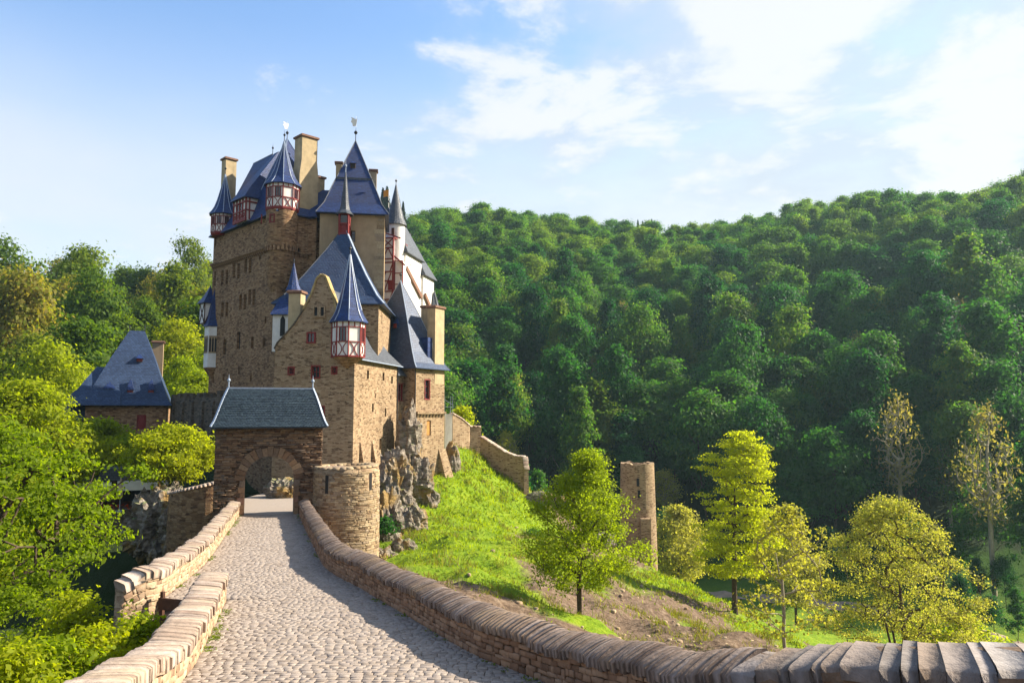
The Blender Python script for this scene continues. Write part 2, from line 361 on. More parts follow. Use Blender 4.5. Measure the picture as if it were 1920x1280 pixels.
M['leaf_hill'] = leaf_mat('hill leaves', [(0.010, 0.055, 0.020), (0.018, 0.080, 0.025), (0.032, 0.112, 0.028), (0.058, 0.148, 0.028), (0.11, 0.18, 0.026), (0.19, 0.22, 0.035)], 0.45, (1.15, 1.5, 0.5))
M['leaf_ridge_sunlit'] = leaf_mat('sun-lightened ridge leaves', [(0.03, 0.10, 0.022), (0.055, 0.14, 0.024), (0.09, 0.175, 0.024), (0.14, 0.21, 0.026), (0.20, 0.235, 0.035)], 0.45, (1.25, 1.5, 0.5))  # lighter leaf colour paints in the sun on the upper slope
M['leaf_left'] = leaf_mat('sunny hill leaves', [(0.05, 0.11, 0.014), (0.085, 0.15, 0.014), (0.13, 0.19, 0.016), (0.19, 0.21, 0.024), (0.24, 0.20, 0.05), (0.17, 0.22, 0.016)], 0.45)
M['leaf_bright'] = leaf_mat('spring leaves', [(0.14, 0.215, 0.008), (0.205, 0.275, 0.009), (0.27, 0.325, 0.010), (0.34, 0.355, 0.012)], 0.5, (1.45, 1.45, 0.4))
M['leaf_maple'] = leaf_mat('maple leaves', [(0.20, 0.27, 0.014), (0.26, 0.32, 0.016), (0.32, 0.36, 0.022)], 0.55, (1.5, 1.5, 0.45))
M['leaf_yellow'] = leaf_mat('yellow leaves', [(0.26, 0.30, 0.010), (0.33, 0.36, 0.012), (0.40, 0.41, 0.018)], 0.55, (1.4, 1.5, 0.45))
M['leaf_straw'] = leaf_mat('straw leaves', [(0.23, 0.26, 0.025), (0.33, 0.33, 0.05), (0.44, 0.41, 0.11), (0.22, 0.27, 0.02)], 0.45, (1.35, 1.35, 0.55))
M['leaf_conifer'] = leaf_mat('conifer needles', [(0.012, 0.03, 0.018), (0.02, 0.045, 0.024)], 0.15)
M['leaf_bare'] = leaf_mat('bud haze', [(0.20, 0.18, 0.08), (0.26, 0.23, 0.10), (0.18, 0.20, 0.06)], 0.4)
# ------------------------------------------------------------------ terrain height (control points, smooth interpolation)
RZ = [(-40, 0.6), (-10, -1.2), (0, -1.75), (5, -2.65), (9, -3.65), (12.6, -4.4), (20, -5.0), (30, -5.6), (47, -6.4), (60, -6.7), (80, -6.7)]
def road_z(Y): return float(np.interp(Y, [a for a, b in RZ], [b for a, b in RZ]))
def road_hit(px, py):
    r = ray(px, py); Y = 3.0
    while Y < 80:
        if r.z / r.y * Y < road_z(Y): break
        Y += 0.02
    p = r * (Y / r.y); return (p.x, Y)
CTRL = []
def cp(px, py, Y): p = at(px, py, Y); CTRL.append((p.x, p.y, p.z))
# the slope right of the castle, the spur and the valley floor
for q in ((770, 1012, 54), (700, 1075, 47.5), (830, 945, 70), (842, 832, 87), (905, 862, 86), (965, 915, 84), (865, 1000, 57), (940, 1000, 62),
          (1020, 960, 84), (900, 1085, 40.5), (1000, 1130, 38.5), (830, 1060, 45), (1085, 1182, 38), (1180, 1190, 42), (1120, 1060, 80), (1200, 1092, 99), (1245, 1086, 97),
          (1310, 1128, 77), (1378, 1152, 70), (1300, 1195, 47), (1440, 1212, 43), (1470, 1228, 35), (1100, 1000, 96)): cp(*q)
CTRL += [(0, -20, -0.6), (0, 0, -1.95), (-4, 0, -1.95), (4, 0, -1.95), (8, 3, -2.9), (9, 8, -6.5), (6, 14, -8.8), (14, 16, -10.5), (14, -10, -2), (30, 0, -9), (30, 25, -15),
         (22, 45, -17.5), (34, 60, -24), (45, 80, -29.5), (60, 95, -30.5), (75, 105, -30.5), (90, 110, -29.5), (50, 110, -31), (30, 120, -31), (30, 140, -31), (5, 140, -30), (50, 40, -24), (60, 20, -18),
         (-7, 20, -8.5), (-3, 20, -8.5), (-12, 40, -11.0), (-4.5, 33, -8.6), (3, 26, -9.6), (-8.5, 12, -7.0), (-10.5, 17, -8.3), (-9, 8, -5.8), (-12, 0, -4.5), (-16, 22, -10.5),
         (-19, 30, -12.2), (-17, 45, -12.5), (-26, 40, -13), (-21, 52, -12.0), (-28, 62, -8.2), (-34, 62, -8.3), (-24, 62, -8.0), (-36, 84, -5.5), (-46, 84, -6.5), (-30, 74, -7), (-20, 62, -7.5), (-18, 55, -7.4), (-16, 58, -7.4),
         (-22, 75, -7.2), (-16, 70, -7), (-12, 78, -5), (-28, 84, -4), (-8, 88, -3.2), (-14, 95, -6), (-11, 66, -8.0), (-12.5, 58, -9.5), (-9, 72, -6.5),
         (-50, 50, -16), (-60, 20, -14), (-45, 0, -8), (-70, 70, -16), (-60, 110, -15), (-25, 120, -20), (-5, 115, -20),
         (-40, 140, -12), (-100, 110, -8), (-120, 60, -8), (-130, 0, 5)]
# the wooded hills
CTRL += [(-90, 150, -3), (-55, 165, -1), (-120, 190, 10), (-75, 205, 15), (-165, 230, 17), (-115, 240, 20), (-70, 250, 34), (-95, 290, 40), (-160, 300, 20), (-230, 260, 16), (-60, 300, 54), (-200, 150, 15), (-260, 100, 20), (-300, 0, 30),
         (-30, 180, -12), (-20, 230, 18), (-15, 300, 55), (-20, 370, 82), (-45, 380, 82), (0, 165, -24), (30, 180, -16), (40, 230, 12), (40, 300, 48), (30, 380, 80), (10, 420, 86),
         (70, 155, -20), (95, 200, 4), (95, 260, 36), (110, 320, 62), (100, 370, 68), (110, 420, 74), (90, 480, 80), (125, 145, -8), (150, 190, 20), (165, 245, 50), (185, 300, 66), (210, 340, 76), (140, 312, 71), (128, 342, 76), (158, 330, 78), (100, 350, 70), (240, 300, 92), (250, 420, 96),
         (130, 110, -12), (170, 140, 14), (210, 190, 44), (250, 240, 72), (300, 260, 92), (180, 90, 12), (260, 120, 50), (340, 160, 90), (110, 70, -27), (150, 30, -12), (250, 0, 40), (90, 10, -20), (110, -60, 0),
         (0, 520, 92), (-150, 500, 60), (200, 560, 96), (400, 400, 100), (-400, 300, 50), (0, 900, 95), (-600, 800, 60), (700, 700, 100), (0, -120, 8), (-250, -150, 30), (300, -150, 60), (800, 0, 100), (-800, 0, 50), (0, -600, 50), (0, 1600, 95), (1600, 1600, 95), (-1600, 1600, 60), (1500, -500, 80), (-1500, -500, 50)]
CT = np.array(CTRL, float)
def _phi(d2): return np.sqrt(d2 + 9.0)
_K = _phi(((CT[:, None, :2] - CT[None, :, :2]) ** 2).sum(-1)) + np.eye(len(CT)) * -0.25
_A = np.block([[_K, np.ones((len(CT), 1))], [np.ones((1, len(CT))), np.zeros((1, 1))]])
_W = np.linalg.solve(_A, np.concatenate([CT[:, 2], [0]]))
def fbm(x, y, s, seed=0, oct=4):
    """cheap value-noise sum for terrain relief"""
    out = np.zeros_like(x); a = 1.0
    for o in range(oct):
        f = s * 2 ** o; xi, yi = x * f + 17.3 * o + seed, y * f - 9.1 * o + seed * 1.7
        x0, y0 = np.floor(xi), np.floor(yi); fx, fy = xi - x0, yi - y0; fx, fy = fx * fx * (3 - 2 * fx), fy * fy * (3 - 2 * fy)
        h = lambda i, j: np.modf(np.abs(np.sin(i * 127.1 + j * 311.7 + seed) * 43758.5453))[0]
        out += a * ((h(x0, y0) * (1 - fx) + h(x0 + 1, y0) * fx) * (1 - fy) + (h(x0, y0 + 1) * (1 - fx) + h(x0 + 1, y0 + 1) * fx) * fy - 0.5); a *= 0.5
    return out
def terrain_z(x, y, relief=True):
    x = np.atleast_1d(np.asarray(x, float)); y = np.atleast_1d(np.asarray(y, float)); out = np.empty(x.size)
    X, Y = x.ravel(), y.ravel()
    for i in range(0, X.size, 20000):
        d = (X[i:i + 20000, None] - CT[None, :, 0]) ** 2 + (Y[i:i + 20000, None] - CT[None, :, 1]) ** 2
        out[i:i + 20000] = _phi(d) @ _W[:-1] + _W[-1]
    if relief:
        near = np.clip((np.hypot(X, Y) - 8) / 25, 0, 1)
        out += near * (fbm(X, Y, 0.09, 3) * 0.8 + fbm(X, Y, 0.5, 11, 3) * 0.8)
    return out.reshape(x.shape)
def gz(x, y): return float(terrain_z(x, y)[0])

# road edges from the photograph's wall feet
RB = [road_hit(*p) for p in ((560, 966), (575, 1000), (592, 1035), (612, 1067), (677, 1104), (760, 1153), (827, 1193), (893, 1230), (960, 1257), (1020, 1280))]
RB += [(1.35, 10.7), (1.95, 9.0), (2.6, 7.6), (3.5, 6.7), (5.2, 6.15), (8.5, 5.8), (14, 6.3)]
L2B = [road_hit(*p) for p in ((449, 966), (419, 1010), (385, 1057), (335, 1100), (300, 1123))] + [(-9.95, 19.75)]
L1B = [road_hit(*p) for p in ((425, 1127), (410, 1160), (377, 1230), (343, 1280))] + [(-4.55, 9.5), (-3.6, 6.0), (-3.1, 1.0), (-3.0, -5)]
def smooth_path(P, step=0.25):
    """Catmull-Rom through P, resampled evenly"""
    P = np.array(P, float); Q = np.vstack([2 * P[0] - P[1], P, 2 * P[-1] - P[-2]]); out = []
    for i in range(1, len(Q) - 2):
        for t in np.linspace(0, 1, 24, endpoint=False):
            a, b, c, d = Q[i - 1], Q[i], Q[i + 1], Q[i + 2]
            out.append(0.5 * (2 * b + (c - a) * t + (2 * a - 5 * b + 4 * c - d) * t * t + (3 * b - a - 3 * c + d) * t ** 3))
    out.append(P[-1]); out = np.array(out)
    s = np.concatenate([[0], np.cumsum(np.linalg.norm(np.diff(out, axis=0), axis=1))]); n = max(2, int(s[-1] / step))
    ss = np.linspace(0, s[-1], n + 1)
    return np.stack([np.interp(ss, s, out[:, k]) for k in range(out.shape[1])], 1)
RP, L1P, L2P = smooth_path(RB), smooth_path(L1B), smooth_path(L2B)
def edge_x(path, Y, ymin):
    m = path[:, 1] >= ymin; p = path[m]; o = np.argsort(p[:, 1]); return float(np.interp(Y, p[o, 1], p[o, 0]))
YL1 = L1B[0][1]
def left_x(Y): return edge_x(L2P, Y, 16) if Y > YL1 + 0.3 else edge_x(L1P, Y, -6)
def right_x(Y): return edge_x(RP, Y, 6.7) if Y > 6.7 else 30

# ---- terrain sheet
def axis(lo, hi, fine_lo, fine_hi, df, grow=1.16):
    a = list(np.arange(fine_lo, fine_hi, df)); s = df; v = fine_hi
    while v < hi: a.append(v); s *= grow; v += s
    a.append(hi); s = df; v = fine_lo - df
    while v > lo: a.append(v); s *= grow; v -= s
    a.append(lo); return np.array(sorted(a))
xs = axis(-2600, 2600, -36, 50, 0.6); ys = axis(-1500, 3200, 3, 112, 0.7)
GX, GY = np.meshgrid(xs, ys); GZ = terrain_z(GX, GY)
# keep the sheet below the bridge deck and the forecourt
lx = np.array([left_x(max(min(v, 47), -5)) for v in ys]); rx = np.array([right_x(max(min(v, 47), 6.8)) for v in ys])
for j, v in enumerate(ys):
    if -6 < v < 60:
        dz = road_z(v); m = (xs > lx[j] - 1.5) & (xs < (rx[j] if v > 7 else 40) + 1.2)
        GZ[j, m] = np.minimum(GZ[j, m], dz - (0.45 if v < 11 else 1.2))
ny, nx = GX.shape
idx = np.arange(ny * nx).reshape(ny, nx)
Fq = np.stack([idx[:-1, :-1], idx[:-1, 1:], idx[1:, 1:], idx[1:, :-1]], -1).reshape(-1, 4)
V = np.stack([GX, GY, GZ], -1).reshape(-1, 3)
me = mesh_np('ground', V, Fq, smooth=True)
# what covers the ground: 0 bare earth .. 1 grass, and forest floor
def cover(x, y):
    g = np.zeros_like(x)
    def blob(cx, cy, rx_, ry_, ang=0, w=1.0):
        c, s = math.cos(ang), math.sin(ang); u = (x - cx) * c + (y - cy) * s; v = -(x - cx) * s + (y - cy) * c
        return w * np.clip(1.6 - 1.3 * np.sqrt((u / rx_) ** 2 + (v / ry_) ** 2), 0, 1)
    for b in ((-6.5, 66, 6.5, 17, -0.12), (-2.5, 80, 8.5, 11, 0.5), (-5.5, 52, 5.0, 6.5, 0), (-3.0, 46, 4.0, 6, 0, 0.9), (0, 40, 3, 4, 0, .7), (1, 58, 6, 9, .3, .72), (6, 70, 6, 10, .3, .66), (18, 82, 5.5, 13, -0.55), (23, 64, 5, 11, -0.3, 0.95), (14, 48, 2.2, 9, 0.2, .6), (17, 38, 4, 5, 0, 0.8), (3, 37, 3, 4, 0, .55)):
        g = np.maximum(g, blob(*b))
    valley = np.clip(1.5 - np.abs(terrain_z(x, y, False) + 30) / 5, 0, 1) * (y > 70)
    return np.maximum(g, valley)
gr = np.zeros(len(V), np.float32); sel = (V[:, 1] > 25) & (V[:, 1] < 175) & (np.abs(V[:, 0]) < 130)
gr[sel] = cover(V[sel, 0], V[sel, 1])
fl = np.clip((np.hypot(V[:, 0], V[:, 1]) - 118) / 30, 0, 1); fl = np.maximum(fl, np.clip((-V[:, 0] - 14) / 5, 0, 1)).astype(np.float32)
for nm, a in (('grass', gr), ('wood', fl)):
    at_ = me.attributes.new(nm, 'FLOAT', 'POINT'); at_.data.foreach_set('value', a)
m, t, o = new_mat('hillside ground')
pos = t.nodes.new('ShaderNodeNewGeometry').outputs['Position']
ga = t.nodes.new('ShaderNodeAttribute'); ga.attribute_name = 'grass'; wa = t.nodes.new('ShaderNodeAttribute'); wa.attribute_name = 'wood'
n1 = noise(t, pos, 0.55, 6, 0.62); n2 = noise(t, pos, 3.2, 6, 0.65); n3b = noise(t, pos, 0.45, 4, 0.6)
dirt = ramp(t, [(0.25, (0.055, 0.036, 0.025)), (0.5, (0.15, 0.102, 0.068)), (0.75, (0.27, 0.20, 0.14))]); t.links.new(n2, dirt.inputs[0])
gras = ramp(t, [(0.25, (0.09, 0.16, 0.010)), (0.5, (0.155, 0.24, 0.012)), (0.75, (0.24, 0.29, 0.030))]); t.links.new(n2, gras.inputs[0])
gm = N(t, 'ShaderNodeMapRange', interpolation_type='SMOOTHSTEP'); gm.inputs[1].default_value = 0.43; gm.inputs[2].default_value = 0.66
t.links.new(math_n(t, 'ADD', math_n(t, 'MULTIPLY', ga.outputs['Fac'], 0.62), math_n(t, 'MULTIPLY', math_n(t, 'ADD', math_n(t, 'MULTIPLY', n1, 0.7), math_n(t, 'MULTIPLY', n2, 0.3)), 0.66)), gm.inputs[0])
c = mixc(t, gm.outputs[0], dirt.outputs[0], gras.outputs[0])
c = mixc(t, wa.outputs['Fac'], c, (0.03, 0.045, 0.016)); 
gpat = ramp(t, [(0.3, (0.62, 0.66, 0.7)), (0.5, (1, 1, 1)), (0.7, (1.25, 1.02, 0.9))]); t.links.new(n3b, gpat.inputs[0])
gcol = mixc(t, 0.9, gras.outputs[0], gpat.outputs[0], 'MULTIPLY')
c = mixc(t, gm.outputs[0], c, mixc(t, wa.outputs['Fac'], gcol, (0.045, 0.10, 0.012)))  # grass towards the woods is coloured darker to paint in tree shade
principled(t, o, c, 0.95, 0.1, bump(t, math_n(t, 'ADD', n2, math_n(t, 'MULTIPLY', n1, 1.5)), 0.9, 0.18))
ground = link('ground', me, None, m); tag(ground, 'grassy and earthy castle hillside falling to the wooded valley', 'ground', kind='structure')

# ---- bridge deck under the paving
deck = MB(); Ys = list(np.arange(-6, 47.01, 0.5)); ring = []
for v in Ys:
    z = road_z(v); xl = left_x(v) - 0.25; xr = min(right_x(v), 16) + 0.25
    ring.append([(xl, v, z - 0.055), (xr, v, z - 0.055)])
deck.loft([[a, b] for a, b in ring], close=False)
for a, b in zip(ring, ring[1:]): pass
road = deck.build('road', M['joint']); tag(road, 'stone paved road crossing the bridge to the gate', 'road', kind='structure')
# forecourt and lane through the gate
fc = MB(); fc.poly([(-18.6, 47.2, -6.48), (-11.5, 47.2, -6.48), (-11, 66, -6.72), (-20, 66, -6.72), (-20.5, 52, -6.5)])
# ---- paving stones
def unit_stone(seed, inset=0.12, jit=0.07):
    """chamfered block, x,y in +-0.5, z 0..1, 9 quads"""
    r = random.Random(seed); base = [(-.5, -.5), (.5, -.5), (.5, .5), (-.5, .5)]
    j = [(x + r.uniform(-jit, jit), y + r.uniform(-jit, jit)) for x, y in base]
    v = [(x, y, 0) for x, y in j] + [(x, y, (0.72 if inset > .08 else .86) + r.uniform(-.05, .05)) for x, y in j] + [(x * (1 - 2 * inset), y * (1 - 2 * inset), 1 + r.uniform(-.08, .05)) for x, y in j]
    f = []
    for k in range(4):
        n = (k + 1) % 4; f += [(k, n, 4 + n, 4 + k), (4 + k, 4 + n, 8 + n, 8 + k)]
    f.append((8, 9, 10, 11)); return np.array(v), np.array(f)
UNIT = [unit_stone(i) for i in range(7)]
def wedge_stone(seed, flat=False):
    """slab on edge: low towards the road (y = -0.5), rounded up to its outer edge"""
    r = random.Random(seed + 50); prof = [(-.5, 0), (-.5, .42), (-.36, .60), (-.05, .86), (.22, 1.0), (.42, .94), (.5, .70), (.5, 0)]
    if flat: prof = [(-.5, 0), (-.5, .58), (-.43, .70), (-.1, .84), (.2, .93), (.42, .95), (.5, .82), (.5, 0)]
    prof = [(y + r.uniform(-.012, .012), z + r.uniform(-.009, .009) * (z > 0)) for y, z in prof]; n = len(prof)
    v = [(-.5, y, z) for y, z in prof] + [(.5, y, z + r.uniform(-.012, .012) * (z > 0)) for y, z in prof]
    f = [(i, i + 1, n + i + 1, n + i) for i in range(n - 1)]
    f += [(0, 1, 6, 7), (1, 2, 5, 6), (2, 3, 4, 5)]; f += [tuple(n + q for q in reversed(t)) for t in ((0, 1, 6, 7), (1, 2, 5, 6), (2, 3, 4, 5))]
    return np.array(v), np.array(f)
WEDGE = [wedge_stone(i) for i in range(7)]; SLAB = [wedge_stone(i, True) for i in range(7)]; ROUGH = [unit_stone(i + 90, .10, .13) for i in range(7)]; COBBLE = [unit_stone(i + 30, .042, .06) for i in range(7)]
class Pieces:
    """many alike stones: the nearest 300 become objects, the rest one joined part"""
    def __init__(s, name, mat, parent, limit=300, unit=None):
        s.unit = unit or UNIT; s.items = []; s.name = name; s.mat = mat; s.parent = parent; s.limit = limit
        s.meshes = []
        for v, f in s.unit:
            me = mesh_np(name, v, f, mat); s.meshes.append(me)
    def add(s, M4, dist=None):
        p = M4.translation; s.items.append((dist if dist is not None else (p.x ** 2 + p.y ** 2 + p.z ** 2), random.randrange(7), M4))
    def finish(s):
        s.items.sort(key=lambda q: q[0])
        for d, k, M4 in s.items[:s.limit]:
            o = link(s.name, s.meshes[k], s.parent); o.matrix_local = M4
        rest = s.items[s.limit:]
        if rest:
            VV = []; FF = []; b = 0
            for d, k, M4 in rest:
                v, f = s.unit[k]; A = np.array(M4); VV.append(v @ A[:3, :3].T + A[:3, 3]); FF.append(f + b); b += len(v)
            o = link(s.name + '_courses', mesh_np(s.name, np.vstack(VV), np.vstack(FF), s.mat), s.parent); o['kind'] = 'stuff'
def frame(p, t, n, sx, sy, sz):
    """matrix with x along t, z along n"""
    t = Vector(t).normalized(); n = Vector(n).normalized(); y = n.cross(t).normalized(); t = y.cross(n)
    Mx = Matrix((t * sx, y * sy, n * sz)).transposed().to_4x4(); Mx.translation = Vector(p); return Mx
pv = Pieces('paving_stone', M['cobble'], road, 300, COBBLE)
v = 8.0; row = 0
while v < 47.2:
    hgt = random.uniform(0.11, 0.15) * (1.0 if v < 26 else 1.25)
    dz = (road_z(v + .2) - road_z(v - .2)) / .4
    xl, xr = left_x(v), min(right_x(v), 8.0)
    skew = (xr - xl)
    x = xl - random.uniform(0, .1)
    while x < xr:
        w = random.uniform(0.11, 0.24) * (1.0 if v < 26 else 1.25)
        u = (x - xl) / skew; yy = v + 0.35 * math.sin(u * 3.1) * 0.5 + random.uniform(-.012, .012)
        pv.add(frame((x + w / 2, yy, road_z(yy) - 0.06 + random.uniform(-.004, .004)), (1, random.uniform(-.06, .06), random.uniform(-.02, .02)), (0, -dz, 1), w - 0.012, hgt - 0.012, 0.062))
        x += w
    v += hgt; row += 1
pv.finish()

# ---- parapet walls: core, facing stones, coping
def parapet(name, path, side, top_fn, width, foot_out, label, slab, mats, face_rows=True, out_rows=False, slab_lim=300, face_lim=300, slabs=None, base_fn=lambda p: road_z(p[1]), big_from=None, ends=(True, True)):
    """path = inner foot line; side = +1 if the wall lies to the right of the path direction"""
    root = empty(name, (0, 0, 0), 0, label, 'wall')
    P = path; n = len(P); T = np.gradient(P, axis=0); T /= np.linalg.norm(T, axis=1)[:, None]
    O = np.stack([T[:, 1], -T[:, 0]], 1) * side          # outward
    core = MB(); rings = []
    S = np.concatenate([[0], np.cumsum(np.linalg.norm(np.diff(P, axis=0), axis=1))])
    for i in range(n):
        zr = base_fn(P[i]); zt = top_fn(S[i], P[i]) - 0.18; q = P[i] + O[i] * width
        g = foot_out(q)
        rings.append([(P[i, 0] + O[i, 0] * .05, P[i, 1] + O[i, 1] * .05, zr - .5), (P[i, 0] + O[i, 0] * .07, P[i, 1] + O[i, 1] * .07, zt), (q[0], q[1], zt), (q[0] + O[i, 0] * .12, q[1] + O[i, 1] * .12, g)])
    core.loft(rings, close=False)
    core.poly(rings[0]); core.poly(list(reversed(rings[-1])))
    core.build('wall_core', mats[0], root)
    cs = Pieces('coping_stone', mats[1], root, slab_lim, slabs or WEDGE); cb = Pieces('coping_stone', M['coping_big'], root, slab_lim, SLAB)
    def pos(s): return np.array([np.interp(s, S, P[:, 0]), np.interp(s, S, P[:, 1])]), np.array([np.interp(s, S, O[:, 0]), np.interp(s, S, O[:, 1])])
    s = 0.0
    while s < S[-1] - 0.05:
        big = big_from is not None and s > big_from
        L = random.uniform(*slab) * (random.choice((1.0, 1.5, 2.0, 2.7)) if big else 1.0); L = min(L, S[-1] - s + 0.04)
        p, ou = pos(s + L / 2); ou /= np.linalg.norm(ou); t = (-ou[1] * -side, ou[0] * -side)
        a, b = pos(s)[0], pos(s + L)[0]; za, zb = top_fn(s, a), top_fn(s + L, b)
        tv = Vector((b[0] - a[0], b[1] - a[1], zb - za)).normalized()
        c = p + ou * (width / 2 + random.uniform(-.02, .02))
        nn = Vector((0, 0, 1)) - tv * tv.z
        ov = Vector((ou[0], ou[1], 0)); hh = random.uniform(.27, .32) if not big else random.uniform(.20, .27)
        Mx = Matrix((tv * (Vector((b[0] - a[0], b[1] - a[1], zb - za)).length + .006 - (random.uniform(.006, .022) if big else 0)), ov * (width + .06 + random.uniform(-.03, .05)), Vector((0, 0, 1)) * hh)).transposed().to_4x4(); Mx.translation = Vector((c[0], c[1], (za + zb) / 2 - (.07 if big else 0) - hh + .06 + random.uniform(-.005, .005))); (cb if big else cs).add(Mx)
        s += L
    cs.finish(); cb.finish()
    bed = MB(); dk = mats[1] is M['coping_dark']; rb_ = []
    pf = [(-.5, 0), (-.5, .42), (-.36, .60), (-.05, .86), (.22, 1.0), (.42, .94), (.5, .70), (.5, 0)] if slabs is None else [(-.5, 0), (-.5, .58), (-.43, .70), (-.1, .84), (.2, .93), (.42, .95), (.5, .82), (.5, 0)]
    for i in range(n):
        hh, tp = .295, top_fn(S[i], P[i]); c = P[i] + O[i] * width / 2
        if big_from is not None and S[i] > big_from: hh = .235; tp -= .07
        rb_.append([(c[0] + O[i, 0] * y * (width + .02), c[1] + O[i, 1] * y * (width + .02), tp - hh + .06 + z * hh - ((.012 if hh < .25 else .032) if z > 0 else 0)) for y, z in pf])
    bed.loft(rb_, close=False); bed.poly(rb_[0]); bed.poly(list(reversed(rb_[-1]))); bed.build('coping_bed', M['bed_dark'] if dk else M['bed'], root)
    def facing(outer):
        fs = Pieces('facing_stone', mats[2], root, face_lim, ROUGH)
        s0 = 0.0
        zmax = max(top_fn(S[i], P[i]) - base_fn(P[i]) for i in range(n)); k = 0; z = -0.02
        depth = 7.0 if outer else zmax - 0.1
        while z < depth:
            hgt = random.uniform(0.07, 0.14); s = random.uniform(-.15, 0)
            while s < S[-1]:
                L = random.uniform(0.10, 0.34); sm = min(max(s + L / 2, 0), S[-1]); p, ou = pos(sm); ou = ou / np.linalg.norm(ou)
                if outer:
                    p = p + ou * (width + .02 + .1 * z / 7); zc = top_fn(sm, p) - 0.2 - z - hgt / 2; ok = zc > foot_out(p); nv = ou
                else:
                    zc = base_fn(p) + z + hgt / 2; ok = zc + hgt / 2 < top_fn(sm, p) - 0.14; nv = -ou; p = p + ou * 0.055
                if ok:
                    a, b = pos(max(sm - .1, 0))[0], pos(min(sm + .1, S[-1]))[0]
                    slope = (base_fn(b) - base_fn(a))
                    tv = Vector((b[0] - a[0], b[1] - a[1], slope))
                    fs.add(frame((p[0], p[1], zc + random.uniform(-.012, .012)), tv, (nv[0], nv[1], 0), L - .012, hgt - .010, random.uniform(0.018, 0.05)))
                s += L
            z += hgt
        fs.finish()
    facing(False)
    if out_rows: facing(True)
    return root
def lump(s): return 0.035 * math.sin(s * 1.3) + 0.03 * math.sin(s * 3.7 + 1)
def r_top(s, p):
    Y = p[1]
    h = np.interp(Y, [6.0, 6.7, 7.6, 9.0, 10.7, 14, 24, 40, 47], [0.86, 0.98, 0.92, 0.70, 0.70, 0.74, 0.80, 0.86, 0.92])
    return road_z(Y) + float(h) + lump(s) * 0.6
RS8 = float(np.cumsum(np.linalg.norm(np.diff(RP, axis=0), axis=1))[np.argmax(RP[1:, 1] < 8.3)])
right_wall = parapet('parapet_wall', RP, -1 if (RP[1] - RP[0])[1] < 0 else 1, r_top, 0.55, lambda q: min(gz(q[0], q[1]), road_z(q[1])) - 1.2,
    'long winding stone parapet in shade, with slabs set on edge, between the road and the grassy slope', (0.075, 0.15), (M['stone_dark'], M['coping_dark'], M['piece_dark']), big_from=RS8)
l1_wall = parapet('parapet_wall', L1P, 1, lambda s, p: road_z(p[1]) + float(np.interp(p[1], [8, 20], [.55, .74])) + lump(s) * 0.7, 0.62, lambda q: gz(q[0], q[1]) - 1.5,
    'sunlit stone parapet ending bluntly beside the side steps and the wooden barrier', (0.12, 0.32), (M['stone_wall'], M['coping'], M['piece_wall']), slabs=SLAB)
def l2_drop(p): return max(0.0, 20.2 - p[1]) * .55
l2_wall = parapet('parapet_wall', L2P, 1, lambda s, p: road_z(p[1]) + 0.82 + lump(s) - l2_drop(p), 0.55, lambda q: gz(q[0], q[1]) - 1.5,
    'sunlit stone parapet curving from the gatehouse down to the side steps', (0.12, 0.30), (M['stone_wall'], M['coping'], M['piece_wall']), slabs=SLAB, out_rows=False, base_fn=lambda p: road_z(p[1]) - l2_drop(p))
# ------------------------------------------------------------------ building helpers
def to_local(root_loc, rz, p):
    d = Vector(p) - Vector(root_loc); c, s = math.cos(-rz), math.sin(-rz)
    return Vector((d.x * c - d.y * s, d.x * s + d.y * c, d.z))
def ray_local(loc, rz, px, py):
    o = to_local(loc, rz, (0, 0, 0)); e = to_local(loc, rz, ray(px, py)); return o, e - o
def hit_y(loc, rz, px, py, y0=0.0):
    """where the sight line through a pixel meets the wall y = y0 of a building: (x, z)"""
    o, d = ray_local(loc, rz, px, py); k = (y0 - o.y) / d.y; p = o + d * k; return p.x, p.z
def hit_x(loc, rz, px, py, x0=0.0):
    o, d = ray_local(loc, rz, px, py); k = (x0 - o.x) / d.x; p = o + d * k; return p.y, p.z
def roof_levels(x0, x1, y0, y1, levels, apex=None, ridge=None):
    """levels (fraction inward 0..1, z); converges to apex (x,y) or ridge ((x,y),(x,y))"""
    cs = [(x0, y0), (x1, y0), (x1, y1), (x0, y1)]
    if ridge: (ax, ay), (bx, by) = ridge
    rings = []
    for f, z in levels:
        if apex: tg = [apex] * 4
        elif abs(bx - ax) >= abs(by - ay): tg = [(ax, ay), (bx, by), (bx, by), (ax, ay)]   # ridge along x
        else: tg = [(ax, ay), (ax, ay), (bx, by), (bx, by)]
        rings.append([(c[0] + (g[0] - c[0]) * f, c[1] + (g[1] - c[1]) * f, z) for c, g in zip(cs, tg)])
    return rings
def add_roof(parent, rings, mat, name='roof', under=True):
    mb = MB(); mb.loft(rings)
    if under:
        mb.poly(list(reversed([(p[0], p[1], p[2] - 0.06) for p in rings[0]])))
        mb.loft([[(p[0], p[1], p[2] - 0.06) for p in rings[0]], rings[0]])
    return mb.build(name, mat, parent)
def ridge_strip(parent, pts, w=0.10, mat=None, name='ridge_flashing'):
    mb = MB()
    for a, b in zip(pts, pts[1:]): mb.bar(a, b, w, w * 0.7)
    return mb.build(name, mat or M['lead'], parent)
